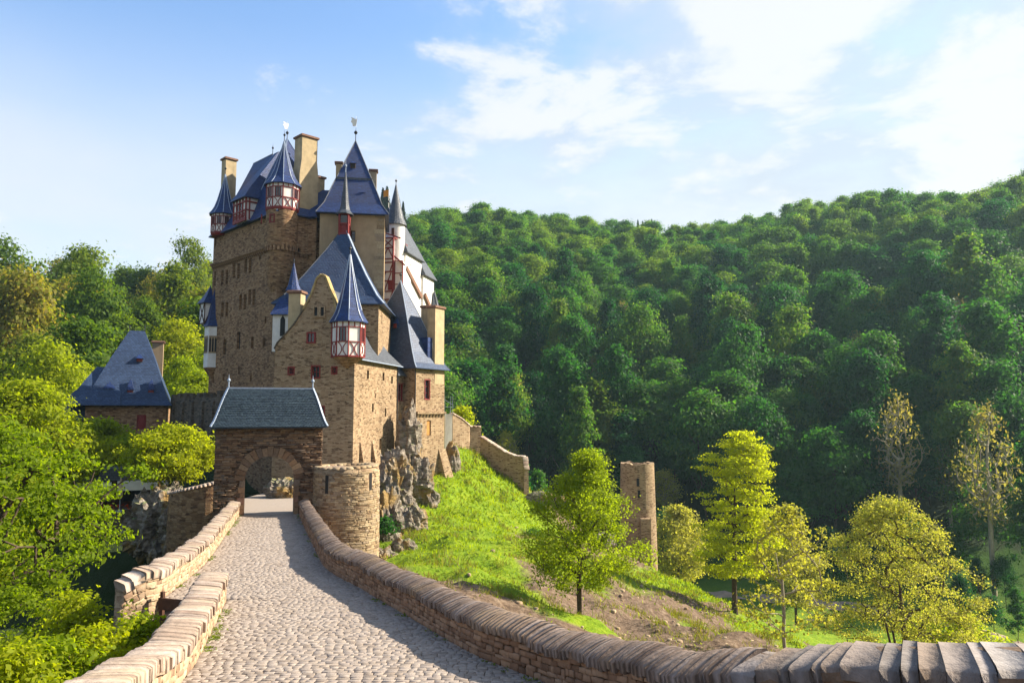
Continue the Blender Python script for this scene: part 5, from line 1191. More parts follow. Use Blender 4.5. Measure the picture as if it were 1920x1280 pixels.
# lower curtain wall between cottage and tower house
CA, CB = at(318, 800, 86), at(412, 800, 78.5); cv = (CB - CA); cv.z = 0; cl = cv.length; ca = math.atan2(cv.y, cv.x)
cw = empty('curtain_wall', (CA.x, CA.y, -8), ca, 'grey weathered curtain wall with buttresses below the tower house', 'wall')
mb = MB(); ztop = at(360, 745, 82).z + 8
mb.panel((0, 0, 0), (1, 0, 0), cl + 3, 0, ztop); mb.poly([(0, 0, ztop), (cl + 3, 0, ztop), (cl + 3, .9, ztop), (0, .9, ztop)]); mb.panel((cl + 3, .9, 0), (-1, 0, 0), cl + 3, 0, ztop); mb.build('wall', M['stone_old'], cw)
for k in range(5):
    x = .8 + k * (cl / 5); b = MB(); b.loft([[(x - .3, -.5, 0), (x + .3, -.5, 0), (x + .3, .1, 0), (x - .3, .1, 0)], [(x - .25, -.22, ztop - .5), (x + .25, -.22, ztop - .5), (x + .25, .1, ztop - .2), (x - .25, .1, ztop - .2)]], cap1=True); b.build('buttress', M['stone_old'], cw)
for k in range(9):
    x = .3 + k * (cl + 2) / 9; b = MB(); b.box(x, x + .7, -.08, .95, ztop + .003, ztop + random.uniform(.25, .7)); b.build('merlon', M['stone_old'], cw)

# ------------------------------------------------------------------ tavern terrace below the bright tree
VL = at(275, 930, 61.0); VL = Vector((VL.x, VL.y, at(275, 946, 61).z)); VR = R(24)
tv = empty('tavern', VL, VR, 'low tavern pavilion with white fascia under a flat dark roof', 'building')
b = MB(); b.box(-5.2, 2.6, -.6, 5, 2.05, 2.18); b.box(-3.4, 2.2, -.2, 4.6, 2.18, 3.0); b.build('roof', M['slate_grey'], tv)
b = MB(); b.box(-2.1, 2.35, -.68, -.60, 1.25, 2.02); b.box(-5.0, -2.5, -.68, -.60, 1.15, 1.95); b.build('fascia', M['white'], tv)
b = MB(); b.box(-5.1, 2.5, 2.6, 3.0, -1.5, 2.05); b.build('wall', M['wood'], tv)
for x in (-4.9, -2.3, .1, 2.3): p_ = MB(); p_.bar((x, -.45, -1), (x, -.45, 2.05), .16); p_.build('post', M['wood'], tv)
for x in (-3.6, -1.0, 1.2): p_ = MB(); p_.box(x - .8, x + .8, 2.52, 2.6, .1, 1.9); p_.build('window', M['glass'], tv)
tw_ = MB(); tw_.box(-6, 3.2, -1.6, -1.2, -5, -.1); tw_.build('terrace_wall', M['stone_old'], tv); tf = MB(); tf.box(-6, 3.2, -1.25, 6, -1.0, -.12); tf.build('terrace_floor', M['joint'], tv)
fb_ = MB()
for k in range(220):
    x = random.uniform(-5.8, 3.0); z = random.uniform(-.1, .25); s = .07; y = -1.4 + random.uniform(-.2, .15)
    fb_.poly([(x - s, y, z), (x + s, y + random.uniform(-s, s), z + random.uniform(-s, s)), (x, y, z + s)])
o = fb_.build('flower_box_blooms', plain_mat('red blooms', (.45, .06, .02), .8), tv); o['kind'] = 'stuff'
pl = at(226, 915, 58); par = empty('parasol', (pl.x, pl.y, VL.z - .1), 0, 'closed pale parasol standing on the tavern terrace', 'parasol')
p_ = MB(); p_.lathe((0, 0), [(.03, 0), (.03, .9), (.13, .95), (.2, 1.3), (.14, 1.9), (.05, 2.5), (.01, 2.6)], 8); p_.build('folded_canopy', plain_mat('canvas', (.55, .42, .34), .9), par)
p_ = MB(); p_.lathe((0, 0), [(.3, -.05), (.3, .05), (.04, .06), (.03, .92)], 8); p_.build('pole', M['lead'], par)

# ------------------------------------------------------------------ round watchtower on the spur
WT = at(1198, 1080, 100.0); wtz = gz(WT.x, WT.y) - 1.0
wt = empty('watchtower', (WT.x, WT.y, wtz), 0, 'lone round ruined watchtower of tan stone with two slits on the spur', 'tower')
top = at(1198, 868, 100).z - wtz; mb = MB(); A = np.linspace(0, 2 * math.pi, 41)[:-1]
jag = [random.uniform(-.12, .16) for _ in A]
rg = [[(r_ * math.cos(a), r_ * math.sin(a), z if z < top - .2 else z + j) for a, j in zip(A, jag)] for r_, z in ((2.52, -3), (2.40, top * .4), (2.28, top * .75), (2.20, top - .3), (2.2, top), (1.65, top), (1.6, top - 1.5))]
mb.loft(rg, cap1=True); mb.build('wall', M['stone_tan'], wt, cyl=(0, 0, 2.3))
for px, py in ((1196, 903), (1198, 925)):
    p = at(px, py, 97.8) - Vector((WT.x, WT.y, wtz)); s_ = MB(); s_.box(p.x - .16, p.x + .16, p.y - .12, p.y + .7, p.z - .55, p.z + .45); s_.build('arrow_slit', M['dark'], wt)
wf = MB(); p = at(1212, 970, 98) - Vector((WT.x, WT.y, wtz)); wf.box(p.x - .9, p.x + .35, -3.2, -1.8, -3, p.z); wf.build('wall_stub', M['stone_tan'], wt)

# ------------------------------------------------------------------ terrace walls stepping down the ridge
def ridge_wall(pts, label, thick=.5, mat='stone_tan'):
    root = empty('terrace_wall', at(pts[0][0], pts[0][1], pts[0][2]), 0, label, 'wall'); o0 = root.location
    mb = MB(); P = [at(*p) - o0 for p in pts]; rings = []
    for i, p in enumerate(P):
        t = (P[min(i + 1, len(P) - 1)] - P[max(i - 1, 0)]); n_ = Vector((t.y, -t.x, 0)).normalized() * thick / 2
        g = gz(p.x + o0.x, p.y + o0.y) - 2.0 - o0.z; rings.append([p + n_ * 1.3 + Vector((0, 0, g - p.z)), p + n_, p - n_, p - n_ * 1.3 + Vector((0, 0, g - p.z))])
    mb.loft(rings, close=False); mb.poly(rings[0]); mb.poly(list(reversed(rings[-1]))); mb.build('wall', M[mat], root)
    cpz = Pieces('coping_stone', M['coping'], root)
    for a, b in zip(P, P[1:]):
        n = max(1, int((b - a).length / .45))
        for k in range(n):
            q = a.lerp(b, (k + .5) / n); t = (b - a).normalized(); cpz.add(frame(q - Vector((0, 0, .02)), t, Vector((0, 0, 1)) - t * t.z, (b - a).length / n - .02, thick + .15, .16))
    cpz.finish()
ridge_wall([(846, 775, 86), (862, 784, 87), (876, 796, 88), (877, 800, 88.5)], 'upper terrace wall beside the white scaffold')
ridge_wall([(877, 799, 89.5), (901, 800, 90)], 'short square terrace wall at the shoulder of the grassy slope')
ridge_wall([(903, 818, 89), (925, 832, 88), (950, 848, 87), (968, 855, 86.5), (984, 856, 86), (987, 880, 85.5)], 'long terrace wall stepping down the grassy ridge')
# wooden barrier over the side steps
ba = Vector((L2B[4][0] + .12, L2B[4][1] - .3, 0)); bb_ = Vector((L1P[2][0] - .62, L1P[2][1] - .25, 0))
wb_ = empty('wooden_barrier', (ba.x, ba.y, road_z(ba.y) - .6), 0, 'dark brown wooden plank barrier across the side steps between the parapets', 'barrier')
for z in (.10, .55):
    p_ = MB(); p_.bar((0, 0, z), (bb_.x - ba.x, bb_.y - ba.y, z + .08), .06, .30); p_.build('plank', M['wood'], wb_)
for f in (.06, .94): p_ = MB(); p_.bar((f * (bb_.x - ba.x), f * (bb_.y - ba.y) + .06, -.6), (f * (bb_.x - ba.x), f * (bb_.y - ba.y) + .06, .85), .09); p_.build('post', M['wood'], wb_)
ss = MB()
for k in range(7): ss.box(ba.x - .1, bb_.x + .2, ba.y + 1.4 - .35 * (k + 1), ba.y + 1.4 - .35 * k, road_z(20) - 3, road_z(20) - .1 - .17 * k)
sso = ss.build('side_steps', M['cobble']); tag(sso, 'worn stone steps leading down from the road between the parapets', 'steps', kind='structure')
# ------------------------------------------------------------------ rock outcrops
from mathutils import noise as mn
def rock_mat():
    m, t, o = new_mat('weathered slate rock'); g = t.nodes.new('ShaderNodeNewGeometry'); pos = g.outputs['Position']
    mp = N(t, 'ShaderNodeMapping'); mp.inputs['Rotation'].default_value = (0.5, 0.9, 0.2); mp.inputs['Scale'].default_value = (1, 1, 3.2); t.links.new(pos, mp.inputs[0])
    a = noise(t, mp.outputs[0], 1.4, 8, 0.68); b = noise(t, pos, 0.5, 4, 0.6); c = noise(t, pos, 5, 6, 0.7)
    r1 = ramp(t, [(0.28, (0.05, 0.038, 0.030)), (0.45, (0.18, 0.145, 0.115)), (0.6, (0.32, 0.275, 0.225)), (0.78, (0.46, 0.41, 0.35))]); t.links.new(a, r1.inputs[0])
    mr = N(t, 'ShaderNodeMapRange', interpolation_type='SMOOTHSTEP'); t.links.new(b, mr.inputs[0]); mr.inputs[1].default_value = 0.5; mr.inputs[2].default_value = 0.62
    col = mixc(t, math_n(t, 'MULTIPLY', mr.outputs[0], 0.8), r1.outputs[0], (0.30, 0.185, 0.05))
    nz_ = t.nodes.new('ShaderNodeSeparateXYZ'); t.links.new(g.outputs['Normal'], nz_.inputs[0])
    ms = N(t, 'ShaderNodeMapRange', interpolation_type='SMOOTHSTEP'); t.links.new(math_n(t, 'ADD', nz_.outputs[2], math_n(t, 'MULTIPLY', c, 0.9)), ms.inputs[0]); ms.inputs[1].default_value = 1.15; ms.inputs[2].default_value = 1.4
    col = mixc(t, math_n(t, 'MULTIPLY', ms.outputs[0], 0.7), col, (0.11, 0.15, 0.025))
    principled(t, o, col, 0.9, 0.25, bump(t, math_n(t, 'ADD', a, math_n(t, 'MULTIPLY', c, 0.4)), 1.0, 0.22)); return m
M['rock'] = rock_mat()
def rock(px, py, Y, size, seed, label, rz=0.0, tilt=0.35):
    p = at(px, py, Y); bm = bmesh.new(); bmesh.ops.create_icosphere(bm, subdivisions=5, radius=1.0); off = Vector((seed * 3.7, seed * 1.3, seed))
    shear = Matrix.Rotation(rz, 3, 'Z') @ Matrix.Rotation(tilt, 3, 'Y')
    for v in bm.verts:
        n = v.co.copy(); d = shear.inverted() @ Vector((n.x * size[0], n.y * size[1], n.z * size[2]))
        q = Vector((d.x * 1.5, d.y * .7, d.z * .55))
        k = .62 + .34 * mn.ridged_multi_fractal(q * .55 + off, 1.0, 2.1, 4, 1.0, 2.0) * .55 + .12 * mn.fractal(d * 2.2 + off, 1.0, 2.0, 4)
        cell = mn.cell(Vector((d.x * 1.1 + d.z * .5, d.y * .9, d.z * .35)) + off) * .16
        v.co = Vector((n.x * size[0], n.y * size[1], n.z * size[2])) * (k + cell)
    me = bpy.data.meshes.new('rock_outcrop'); bm.to_mesh(me); bm.free()
    o = link('rock_outcrop', me, None, M['rock']); o.location = p; tag(o, label, 'rock', 'rock outcrops under the castle'); return o
for i, (px, py, Y, s, lab) in enumerate((
    (768, 850, 71.0, (1.5, 2.0, 5.2), 'tall jagged grey rock wedged between the tan house and the corner tower'),
    (788, 915, 70.0, (1.9, 1.8, 3.6), 'steep grey rock leaning beside the buttress of the corner tower'),
    (738, 925, 64.0, (2.0, 2.2, 4.2), 'ochre stained rock below the feet of the tan house'),
    (722, 1000, 56.0, (1.6, 2.2, 3.6), 'mossy rock just behind the round bastion'),
    (765, 985, 60.0, (1.7, 1.6, 2.0), 'ochre lichened boulder above the grass edge'),
    (748, 1050, 52.5, (1.7, 1.4, 1.7), 'pale rounded boulder beside the bastion foot'),
    (715, 1075, 49.5, (1.2, 1.2, 1.9), 'low ochre rock between bastion and parapet'),
    (783, 1075, 50.5, (.8, .8, .7), 'small pale boulder at the edge of the grass'),
    (848, 880, 80.0, (1.0, 1.4, 3.0), 'grey rock face beside the corner tower, edged by grass'),
    (536, 918, 58.5, (1.7, 1.2, 1.2), 'rough rock foot of the house seen through the gate arch'),
    (300, 985, 54.0, (2.6, 3.0, 3.2), 'dark shaded rock under the tavern terrace'),
    (345, 1010, 52.0, (1.6, 2.4, 3.4), 'dark shaded rock below the forecourt wall'),
    (1020, 935, 85.0, (2.6, 1.2, .9), 'rough ledge of dark rock on the ridge above the maple'),
    (1130, 1010, 60.0, (1.0, 1.2, .9), 'pale rock half hidden behind the maple'))): rock(px, py, Y, s, i + 1, lab, i * .7, .25 + .1 * (i % 3))

# ------------------------------------------------------------------ trees
def leaf_quads(P, Nrm, size, rng, aspect=1.5, spread=0.9):
    """one bent leaf face per point, roughly facing Nrm"""
    n = len(P); nv = Nrm + rng.normal(0, spread, (n, 3)); nv /= np.linalg.norm(nv, axis=1)[:, None] + 1e-9
    a = rng.normal(0, 1, (n, 3)); t = np.cross(nv, a); t /= np.linalg.norm(t, axis=1)[:, None] + 1e-9; b = np.cross(nv, t)
    s = (size * rng.uniform(.55, 1.25, n))[:, None]; L, Wd = t * s * aspect * .5, b * s * .5
    fold = nv * s * .18
    V = np.stack([P - L, P + Wd * .95 + fold, P + L, P - Wd * .95 + fold], 1).reshape(-1, 3)
    F = np.arange(n * 4).reshape(n, 4); return V, F
def tubes(segs, n=5):
    """segs: (p0,p1,r0,r1) arrays -> tapered prisms"""
    VV, FF = [], []; b = 0
    k = np.arange(n) * 2 * np.pi / n
    for p0, p1, r0, r1 in segs:
        t = p1 - p0; L = np.linalg.norm(t)
        if L < 1e-4: continue
        t = t / L; u = np.array([0, 0, 1.]) if abs(t[2]) < .9 else np.array([1., 0, 0]); x = np.cross(t, u); x /= np.linalg.norm(x); y = np.cross(x, t)
        c = np.cos(k)[:, None] * x + np.sin(k)[:, None] * y; p1e = p1 + t * r1 * .3
        VV += [p0 + c * r0, p1e + c * r1]
        i = np.arange(n); j = (i + 1) % n; FF.append(np.stack([b + i, b + j, b + n + j, b + n + i], 1)); b += 2 * n
    return np.vstack(VV), np.vstack(FF)
def skeleton(tips, trunk, rng, tip_r=0.012, expo=2.3, sag=0.12):
    """joins every tip to the growing tree, thickness from the number of tips it carries"""
    nodes = [np.array(p, float) for p in trunk]; par = [-1] + list(range(len(trunk) - 1)); lead = [False] * len(trunk)
    top = nodes[-1]; base = nodes[0]
    order = np.argsort(np.linalg.norm(tips - (np.array(trunk).mean(0) + top) / 2, axis=1)); leafn = []
    for ti in order:
        T = tips[ti]; A = np.array(nodes); d = T - A; dist = np.linalg.norm(d, axis=1)
        pen = dist * (1.0 + 0.9 * np.clip(-(d[:, 2]) / (dist + 1e-6) + .25, 0, 1.2)) + (A[:, 2] < nodes[1][2]) * 5
        k = int(np.argmin(pen)); L = dist[k]; m = max(1, int(L / .55)); prev = k; s = nodes[k]
        wob = rng.normal(0, .07 * L, 3)
        for q in range(1, m + 1):
            f = q / m; p = s + (T - s) * f + wob * math.sin(math.pi * f); p[2] += -sag * L * math.sin(math.pi * f) * .6
            nodes.append(p); par.append(prev); prev = len(nodes) - 1
        leafn.append(prev)
    cnt = np.zeros(len(nodes))
    for l in leafn: cnt[l] += 1
    for i in range(len(nodes) - 1, 0, -1): cnt[par[i]] += cnt[i]
    rad = tip_r * np.maximum(cnt, .6) ** (1 / expo)
    return nodes, par, rad
def envelope(kind, u, rng):
    """half-width of the crown at height fraction u"""
    if kind == 'cone': return np.interp(u, [0, .12, .35, .7, 1], [.45, .95, 1.0, .62, .08])
    if kind == 'round': return np.interp(u, [0, .15, .45, .75, 1], [.35, .8, 1.0, .8, .12])
    if kind == 'tall': return np.interp(u, [0, .1, .25, .45, .6, .8, .92, 1], [.5, .85, .95, .8, .72, .66, .45, .1])
    if kind == 'spread': return np.interp(u, [0, .1, .3, .55, .8, 1], [.8, 1.05, 1.0, .85, .6, .15])
    return np.sqrt(np.maximum(0, 1 - (2 * u - 1) ** 2))
def near_tree(name, base, H, crown_lo, Rc, kind, ntips, leaves, size, mat, label, seed, bark='bark', cat='tree', group=None, lean=(0, 0), trunks=1, puff=.45, flat=.55, lobes=9, clump=0.0, expo=2.3, tip_r=.012, transp=None, asp=1.5, fill=.45):
    rng = np.random.default_rng(seed); random.seed(seed)
    root = empty(name, base, 0, label, cat, group)
    # crown points gathered in lobes so the outline stays uneven
    ph = rng.uniform(0, 2 * np.pi, 8); pts = []
    while len(pts) < ntips:
        u = rng.uniform(0, 1) ** .9; a = rng.uniform(0, 2 * np.pi)
        w = envelope(kind, u, rng) * (1 + .16 * math.sin(3 * a + ph[0] + 5 * u) + .13 * math.sin(5 * a + ph[1] - 9 * u) + .12 * math.sin(lobes * u * 2 + ph[2] + a))
        r = w * Rc * (rng.uniform(0, 1) ** fill)
        pts.append((r * math.cos(a) + lean[0] * u, r * math.sin(a) + lean[1] * u, crown_lo + u * (H - crown_lo)))
    tips = np.array(pts)
    nT = 7; trunk = [np.array((lean[0] * .25 * (i / nT) ** 1.5 + rng.normal(0, .03) * (i > 0), lean[1] * .25 * (i / nT) ** 1.5, -.4 + (crown_lo + (H - crown_lo) * .62 + .4) * i / nT)) for i in range(nT + 1)]
    nodes, par, rad = skeleton(tips, trunk, rng, tip_r, expo)
    rad[0] *= 1.35; segs = [(nodes[par[i]], nodes[i], rad[par[i]], rad[i]) for i in range(1, len(nodes))]
    for i, s in enumerate(segs): 
        if i >= nT: segs[i] = (s[0], s[1], min(s[2], s[3] * 1.7 + .004), s[3])
    V, F = tubes(segs, 6); link('trunk', mesh_np('trunk', V, F, M[bark], True), root)
    if trunks > 1:
        for q in range(trunks - 1):
            a = rng.uniform(0, 6.28); p = [np.array((.25 * math.cos(a), .25 * math.sin(a), -.4))]
            for i in range(6): p.append(p[-1] + np.array((math.cos(a) * .28 * (1 + i * .12) + rng.normal(0, .08), math.sin(a) * .28 + rng.normal(0, .08), H * .105)))
            r0 = rad[0] * .55; V, F = tubes([(p[i], p[i + 1], r0 * (1 - i / 7.5), r0 * (1 - (i + 1) / 7.5)) for i in range(6)], 7); link('stem', mesh_np('stem', V, F, M[bark], True), root)
    per = max(1, leaves // ntips); reps = rng.poisson(per * rng.uniform(.5, 1.5, ntips)); idx = np.repeat(np.arange(ntips), reps)
    off = rng.normal(0, 1, (len(idx), 3)) * np.array([puff, puff, puff * flat]); P = tips[idx] + off
    ctr = np.array([lean[0] * .5, lean[1] * .5, (crown_lo + H) * .5]); nrm = (tips[idx] - ctr); nrm /= np.linalg.norm(nrm, axis=1)[:, None] + 1e-6; nrm = nrm * .5 + off / puff * .35 + np.array([0, 0, .55])
    V, F = leaf_quads(P, nrm, size, rng, asp); link('crown', mesh_np('crown', V, F, M[mat]), root)
    return root
def forest_crown(seed, Rc, Hc, n, size, mat, kind='round', nt=130):
    """woodland crown: layered leaf puffs gathered towards an uneven outline"""
    rng = np.random.default_rng(seed); ph = rng.uniform(0, 6.28, 6); tips = []; wt = []
    off = rng.normal(0, .16, 2) * Rc
    while len(tips) < nt:
        u = rng.uniform(0, 1) ** .8; a = rng.uniform(0, 6.28)
        w = envelope(kind, u, rng) * (1 + .22 * math.sin(2 * a + ph[0] + 3 * u) + .17 * math.sin(5 * a + ph[1] - 8 * u) + .15 * math.sin(11 * u + ph[2] + 2 * a))
        r = w * Rc * rng.uniform(0, 1) ** .36; tips.append((r * math.cos(a) + off[0] * u, r * math.sin(a) + off[1] * u, u * Hc)); wt.append(rng.uniform(.15, 1.0) ** 1.5 * 2.4)
    tips = np.array(tips); wt = np.array(wt); k = rng.choice(nt, n, p=wt / wt.sum()); pf = Rc * .135 * (wt[k] ** .5)[:, None]
    d = rng.normal(0, 1, (n, 3)); P = tips[k] + d * pf * np.array([1.25, 1.25, .62])
    out = tips[k] - np.array([0, 0, Hc * .42]); out /= np.linalg.norm(out, axis=1)[:, None] + 1e-6
    V, F = leaf_quads(P, out * .55 + d * .3 + np.array([0, 0, .5]), size, rng, 1.5, .6); return mesh_np('crown', V, F, M[mat])
def forest_trunk(seed, h, r, mat, crown=None):
    rng = np.random.default_rng(seed); p = np.array((0., 0, -1.5)); segs = []; n = 5
    for i in range(n):
        q = p + np.array((rng.normal(0, .18), rng.normal(0, .18), (h + 1.5) / n)); segs.append((p, q, r * (1 - .75 * i / n), r * (1 - .75 * (i + 1) / n))); p = q
    for k in range(6):
        i = rng.integers(2, n); s = segs[i][0]; a = rng.uniform(0, 6.28); q = s + np.array((math.cos(a) * h * .16, math.sin(a) * h * .16, h * .2)); segs.append((s, q, r * .35, r * .1))
    V, F = tubes(segs, 6); return mesh_np('trunk', V, F, M[mat], True)
def bare_tree(seed, H, Rc, mat_leaf, leaves, bark='bark_pale'):
    rng = np.random.default_rng(seed); tips = []
    while len(tips) < 230:
        u = rng.uniform(0, 1); a = rng.uniform(0, 6.28); r = Rc * math.sin(math.pi * (u * .8 + .15)) * rng.uniform(.3, 1); tips.append((r * math.cos(a), r * math.sin(a), H * (.42 + .58 * u)))
    tips = np.array(tips); trunk = [np.array((rng.normal(0, .12), rng.normal(0, .12), -1.2 + (H * .8 + 1.2) * i / 7)) for i in range(8)]
    nodes, par, rad = skeleton(tips, trunk, rng, .036, 2.5); segs = [(nodes[par[i]], nodes[i], rad[par[i]] if i < 8 else min(rad[par[i]], rad[i] * 1.8), rad[i]) for i in range(1, len(nodes))]
    V, F = tubes(segs, 4); tr = mesh_np('trunk', V, F, M[bark], True)
    idx = rng.integers(0, len(tips), leaves); P = tips[idx] + rng.normal(0, .5, (leaves, 3)); V, F = leaf_quads(P, np.tile([0, 0, 1.], (leaves, 1)), .22, rng, 2.2, 1.2); return tr, mesh_np('crown', V, F, M[mat_leaf])
def conifer(seed, H, Rc):
    rng = np.random.default_rng(seed); n = 1500; u = rng.uniform(0, 1, n) ** .7; a = rng.uniform(0, 6.28, n); lay = np.floor((1 - u) * 14) / 14; r = Rc * u * rng.uniform(.3, 1, n)
    P = np.stack([r * np.cos(a), r * np.sin(a), H * (1 - u * .88) - r * .25], 1); V, F = leaf_quads(P, np.stack([np.cos(a), np.sin(a), np.full(n, .6)], 1), .5, rng, 2.2, .4); return mesh_np('crown', V, F, M['leaf_conifer'])

# ---- wooded hillsides
KINDS = {}
SPEC = [(4.4, 10.5, 'round'), (5.2, 9.5, 'spread'), (3.6, 13.0, 'tall'), (4.8, 11.5, 'round'), (3.2, 11.5, 'cone'), (5.4, 11.0, 'spread'), (4.0, 12.5, 'tall'), (4.6, 9.0, 'round')]
for key, mat in (('hill', 'leaf_hill'), ('left', 'leaf_left'), ('ridge', 'leaf_ridge_sunlit')):
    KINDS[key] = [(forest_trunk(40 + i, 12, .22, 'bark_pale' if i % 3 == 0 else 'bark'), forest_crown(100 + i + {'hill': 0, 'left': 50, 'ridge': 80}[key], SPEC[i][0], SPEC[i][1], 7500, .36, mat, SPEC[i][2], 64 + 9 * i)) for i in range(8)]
BARE = [bare_tree(300 + i, (15, 17, 13)[i], (3.6, 4.2, 3.2)[i], ('leaf_bare', 'leaf_bare', 'leaf_straw')[i], (1100, 1500, 3200)[i]) for i in range(3)]
CONI = [conifer(350 + i, 15, 2.6) for i in range(2)]
rng = np.random.default_rng(21); cand = []
def poisson(x0, x1, y0, y1, d):
    xs_ = np.arange(x0, x1, d); ys_ = np.arange(y0, y1, d); X, Y = np.meshgrid(xs_, ys_); X = X + (np.arange(len(ys_)) % 2)[:, None] * d * .5
    return np.stack([X.ravel(), Y.ravel()], 1) + rng.uniform(-.36, .36, (X.size, 2)) * d
allp = poisson(-330, 430, 96, 480, 8.0)
zt_ = terrain_z(allp[:, 0], allp[:, 1])
ang = allp[:, 0] / allp[:, 1]
keep = (np.abs(ang) < .80) & (zt_ > -27.5) & (np.hypot(allp[:, 0], allp[:, 1]) > 125)
keep |= (allp[:, 0] > 76) & (allp[:, 1] > 96) & (ang < .8) & (zt_ > -29.5)
keep &= ~((allp[:, 0] > -48) & (allp[:, 0] < 36) & (allp[:, 1] < 150))
keep &= ~((allp[:, 0] > 0) & (allp[:, 0] < 74) & (allp[:, 1] < 135))
# thin out what lies behind the crest, as seen from the road
ev = (zt_ + 14) / np.hypot(allp[:, 0], allp[:, 1]); az = np.arctan2(allp[:, 0], allp[:, 1]); rad_ = np.hypot(allp[:, 0], allp[:, 1])
vis = np.ones(len(allp), bool); bins = np.round(az / .02).astype(int)
for b_ in np.unique(bins):
    m_ = np.where(bins == b_)[0]; o_ = m_[np.argsort(rad_[m_])]; mx = -9
    for q in o_:
        if ev[q] < mx - .035: vis[q] = False
        mx = max(mx, ev[q])
keep &= vis
P = allp[keep]; Z = zt_[keep]
# behind the castle nothing shows
score = np.hypot(P[:, 0], P[:, 1]).copy()
scr = np.array([proj((x, y, z + 8)) for (x, y), z in zip(P, Z)])
hid = (scr[:, 0] > 425) & (scr[:, 0] < 770) & (scr[:, 1] > 430) | (scr[:, 0] < -40) | (scr[:, 0] > 1960)
order = np.argsort(score + hid * 1e4); print('forest candidates', len(P), 'hidden', hid.sum())
order = order[~hid[order]]
n_left = 0; stuff_pts = {'hill': [], 'left': [], 'ridge': []}
HL_LAB = {'hill': ['bushy green beech on the shaded wooded hillside across the valley', 'tall narrow green tree on the shaded wooded hillside across the valley', 'broad dark green tree on the shaded wooded hillside across the valley'],
          'ridge': ['bushy light green beech high on the wooded hillside across the valley', 'tall narrow light green tree high on the wooded hillside across the valley', 'broad sunlit green tree high on the wooded hillside across the valley'],
          'left': ['bushy yellow-green beech on the sunlit wooded hill beyond the cottage', 'tall olive-green tree on the sunlit wooded hill beyond the cottage', 'broad bright green tree on the sunlit wooded hill beyond the cottage']}
def put_tree(kind, i, x, y, z, s, rz, label, group, name='forest_tree', tilt=0.0):
    tr, cr = kind; root = empty(name, (x, y, z), rz, label, 'tree', group); root.scale = (s * random.uniform(.85, 1.2), s * random.uniform(.85, 1.2), s * random.uniform(.82, 1.45))
    a = link('trunk', tr, root); b = link('crown', cr, root)
    if name == 'forest_tree': b.location.z = random.uniform(4.2, 7.0)
    return root
random.seed(5); cnt = 0
for q in order:
    x, y = P[q]; z = Z[q]; key = 'left' if x < -30 and scr[q, 0] < 480 else ('ridge' if random.random() < (z - 5) / 60 else 'hill')  # higher trees more often take the leaf colour lightened for sun
    if cnt < 288:
        r_ = random.random()
        if key == 'hill' and r_ < .075:
            k = random.randrange(3); put_tree(BARE[k], 0, x, y, z, random.uniform(.9, 1.25), random.uniform(0, 6), ['almost bare grey tree with pale trunk among the green woods', 'tall thin budding tree with pale trunk among the green woods', 'straw coloured budding tree among the green woods'][k], 'bare trees in the woods', 'budding_tree')
        else:
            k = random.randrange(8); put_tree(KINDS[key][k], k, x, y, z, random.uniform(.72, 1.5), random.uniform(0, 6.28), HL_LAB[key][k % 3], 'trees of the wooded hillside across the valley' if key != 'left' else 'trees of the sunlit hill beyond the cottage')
        cnt += 1
    else: stuff_pts[key].append((x, y, z))
# the far rest of the woods as one mass per hill
def far_wood(key, pts, label):
    me = bpy.data.meshes.new('far_woodland'); me.from_pydata([(p[0], p[1], p[2]) for p in pts], [], [])
    rngl = np.random.default_rng(9); n = len(pts)
    a = me.attributes.new('rot', 'FLOAT', 'POINT'); a.data.foreach_set('value', rngl.uniform(0, 6.28, n).astype(np.float32))
    a = me.attributes.new('size', 'FLOAT', 'POINT'); a.data.foreach_set('value', rngl.uniform(.75, 1.5, n).astype(np.float32))
    a = me.attributes.new('pick', 'INT', 'POINT'); a.data.foreach_set('value', rngl.integers(0, 64, n).astype(np.int32))
    o = link('far_woodland', me); tag(o, label, 'woodland', kind='stuff')
    ng = bpy.data.node_groups.new('far_woodland_' + key, 'GeometryNodeTree'); ng.interface.new_socket('Geometry', in_out='INPUT', socket_type='NodeSocketGeometry'); ng.interface.new_socket('Geometry', in_out='OUTPUT', socket_type='NodeSocketGeometry')
    gi, go = ng.nodes.new('NodeGroupInput'), ng.nodes.new('NodeGroupOutput'); ip = ng.nodes.new('GeometryNodeInstanceOnPoints')
    g2i = ng.nodes.new('GeometryNodeGeometryToInstance')
    srcs = []
    for k in range(8):
        want = KINDS[key][k][1]
        src = next((ob for ob in C.objects if ob.data is want), None)
        if src is None: continue
        oi = ng.nodes.new('GeometryNodeObjectInfo'); oi.inputs['Object'].default_value = src; oi.transform_space = 'ORIGINAL'; ng.links.new(oi.outputs['Geometry'], g2i.inputs[0])
    ng.links.new(gi.outputs[0], ip.inputs['Points']); ng.links.new(g2i.outputs[0], ip.inputs['Instance']); ip.inputs['Pick Instance'].default_value = True
    def attr(nm, typ):
        n_ = ng.nodes.new('GeometryNodeInputNamedAttribute'); n_.data_type = typ; n_.inputs[0].default_value = nm; return n_.outputs[0]
    ng.links.new(attr('pick', 'INT'), ip.inputs['Instance Index'])
    cz = ng.nodes.new('ShaderNodeCombineXYZ'); ng.links.new(attr('rot', 'FLOAT'), cz.inputs[2]); ng.links.new(cz.outputs[0], ip.inputs['Rotation']); ng.links.new(attr('size', 'FLOAT'), ip.inputs['Scale'])
    ti = ng.nodes.new('GeometryNodeTranslateInstances'); ti.inputs['Translation'].default_value = (0, 0, 4.5); ti.inputs['Local Space'].default_value = False
    ng.links.new(ip.outputs[0], ti.inputs[0]); ng.links.new(ti.outputs[0], go.inputs[0])
    md = o.modifiers.new('woods', 'NODES'); md.node_group = ng
print('far', {k: len(v) for k, v in stuff_pts.items()})
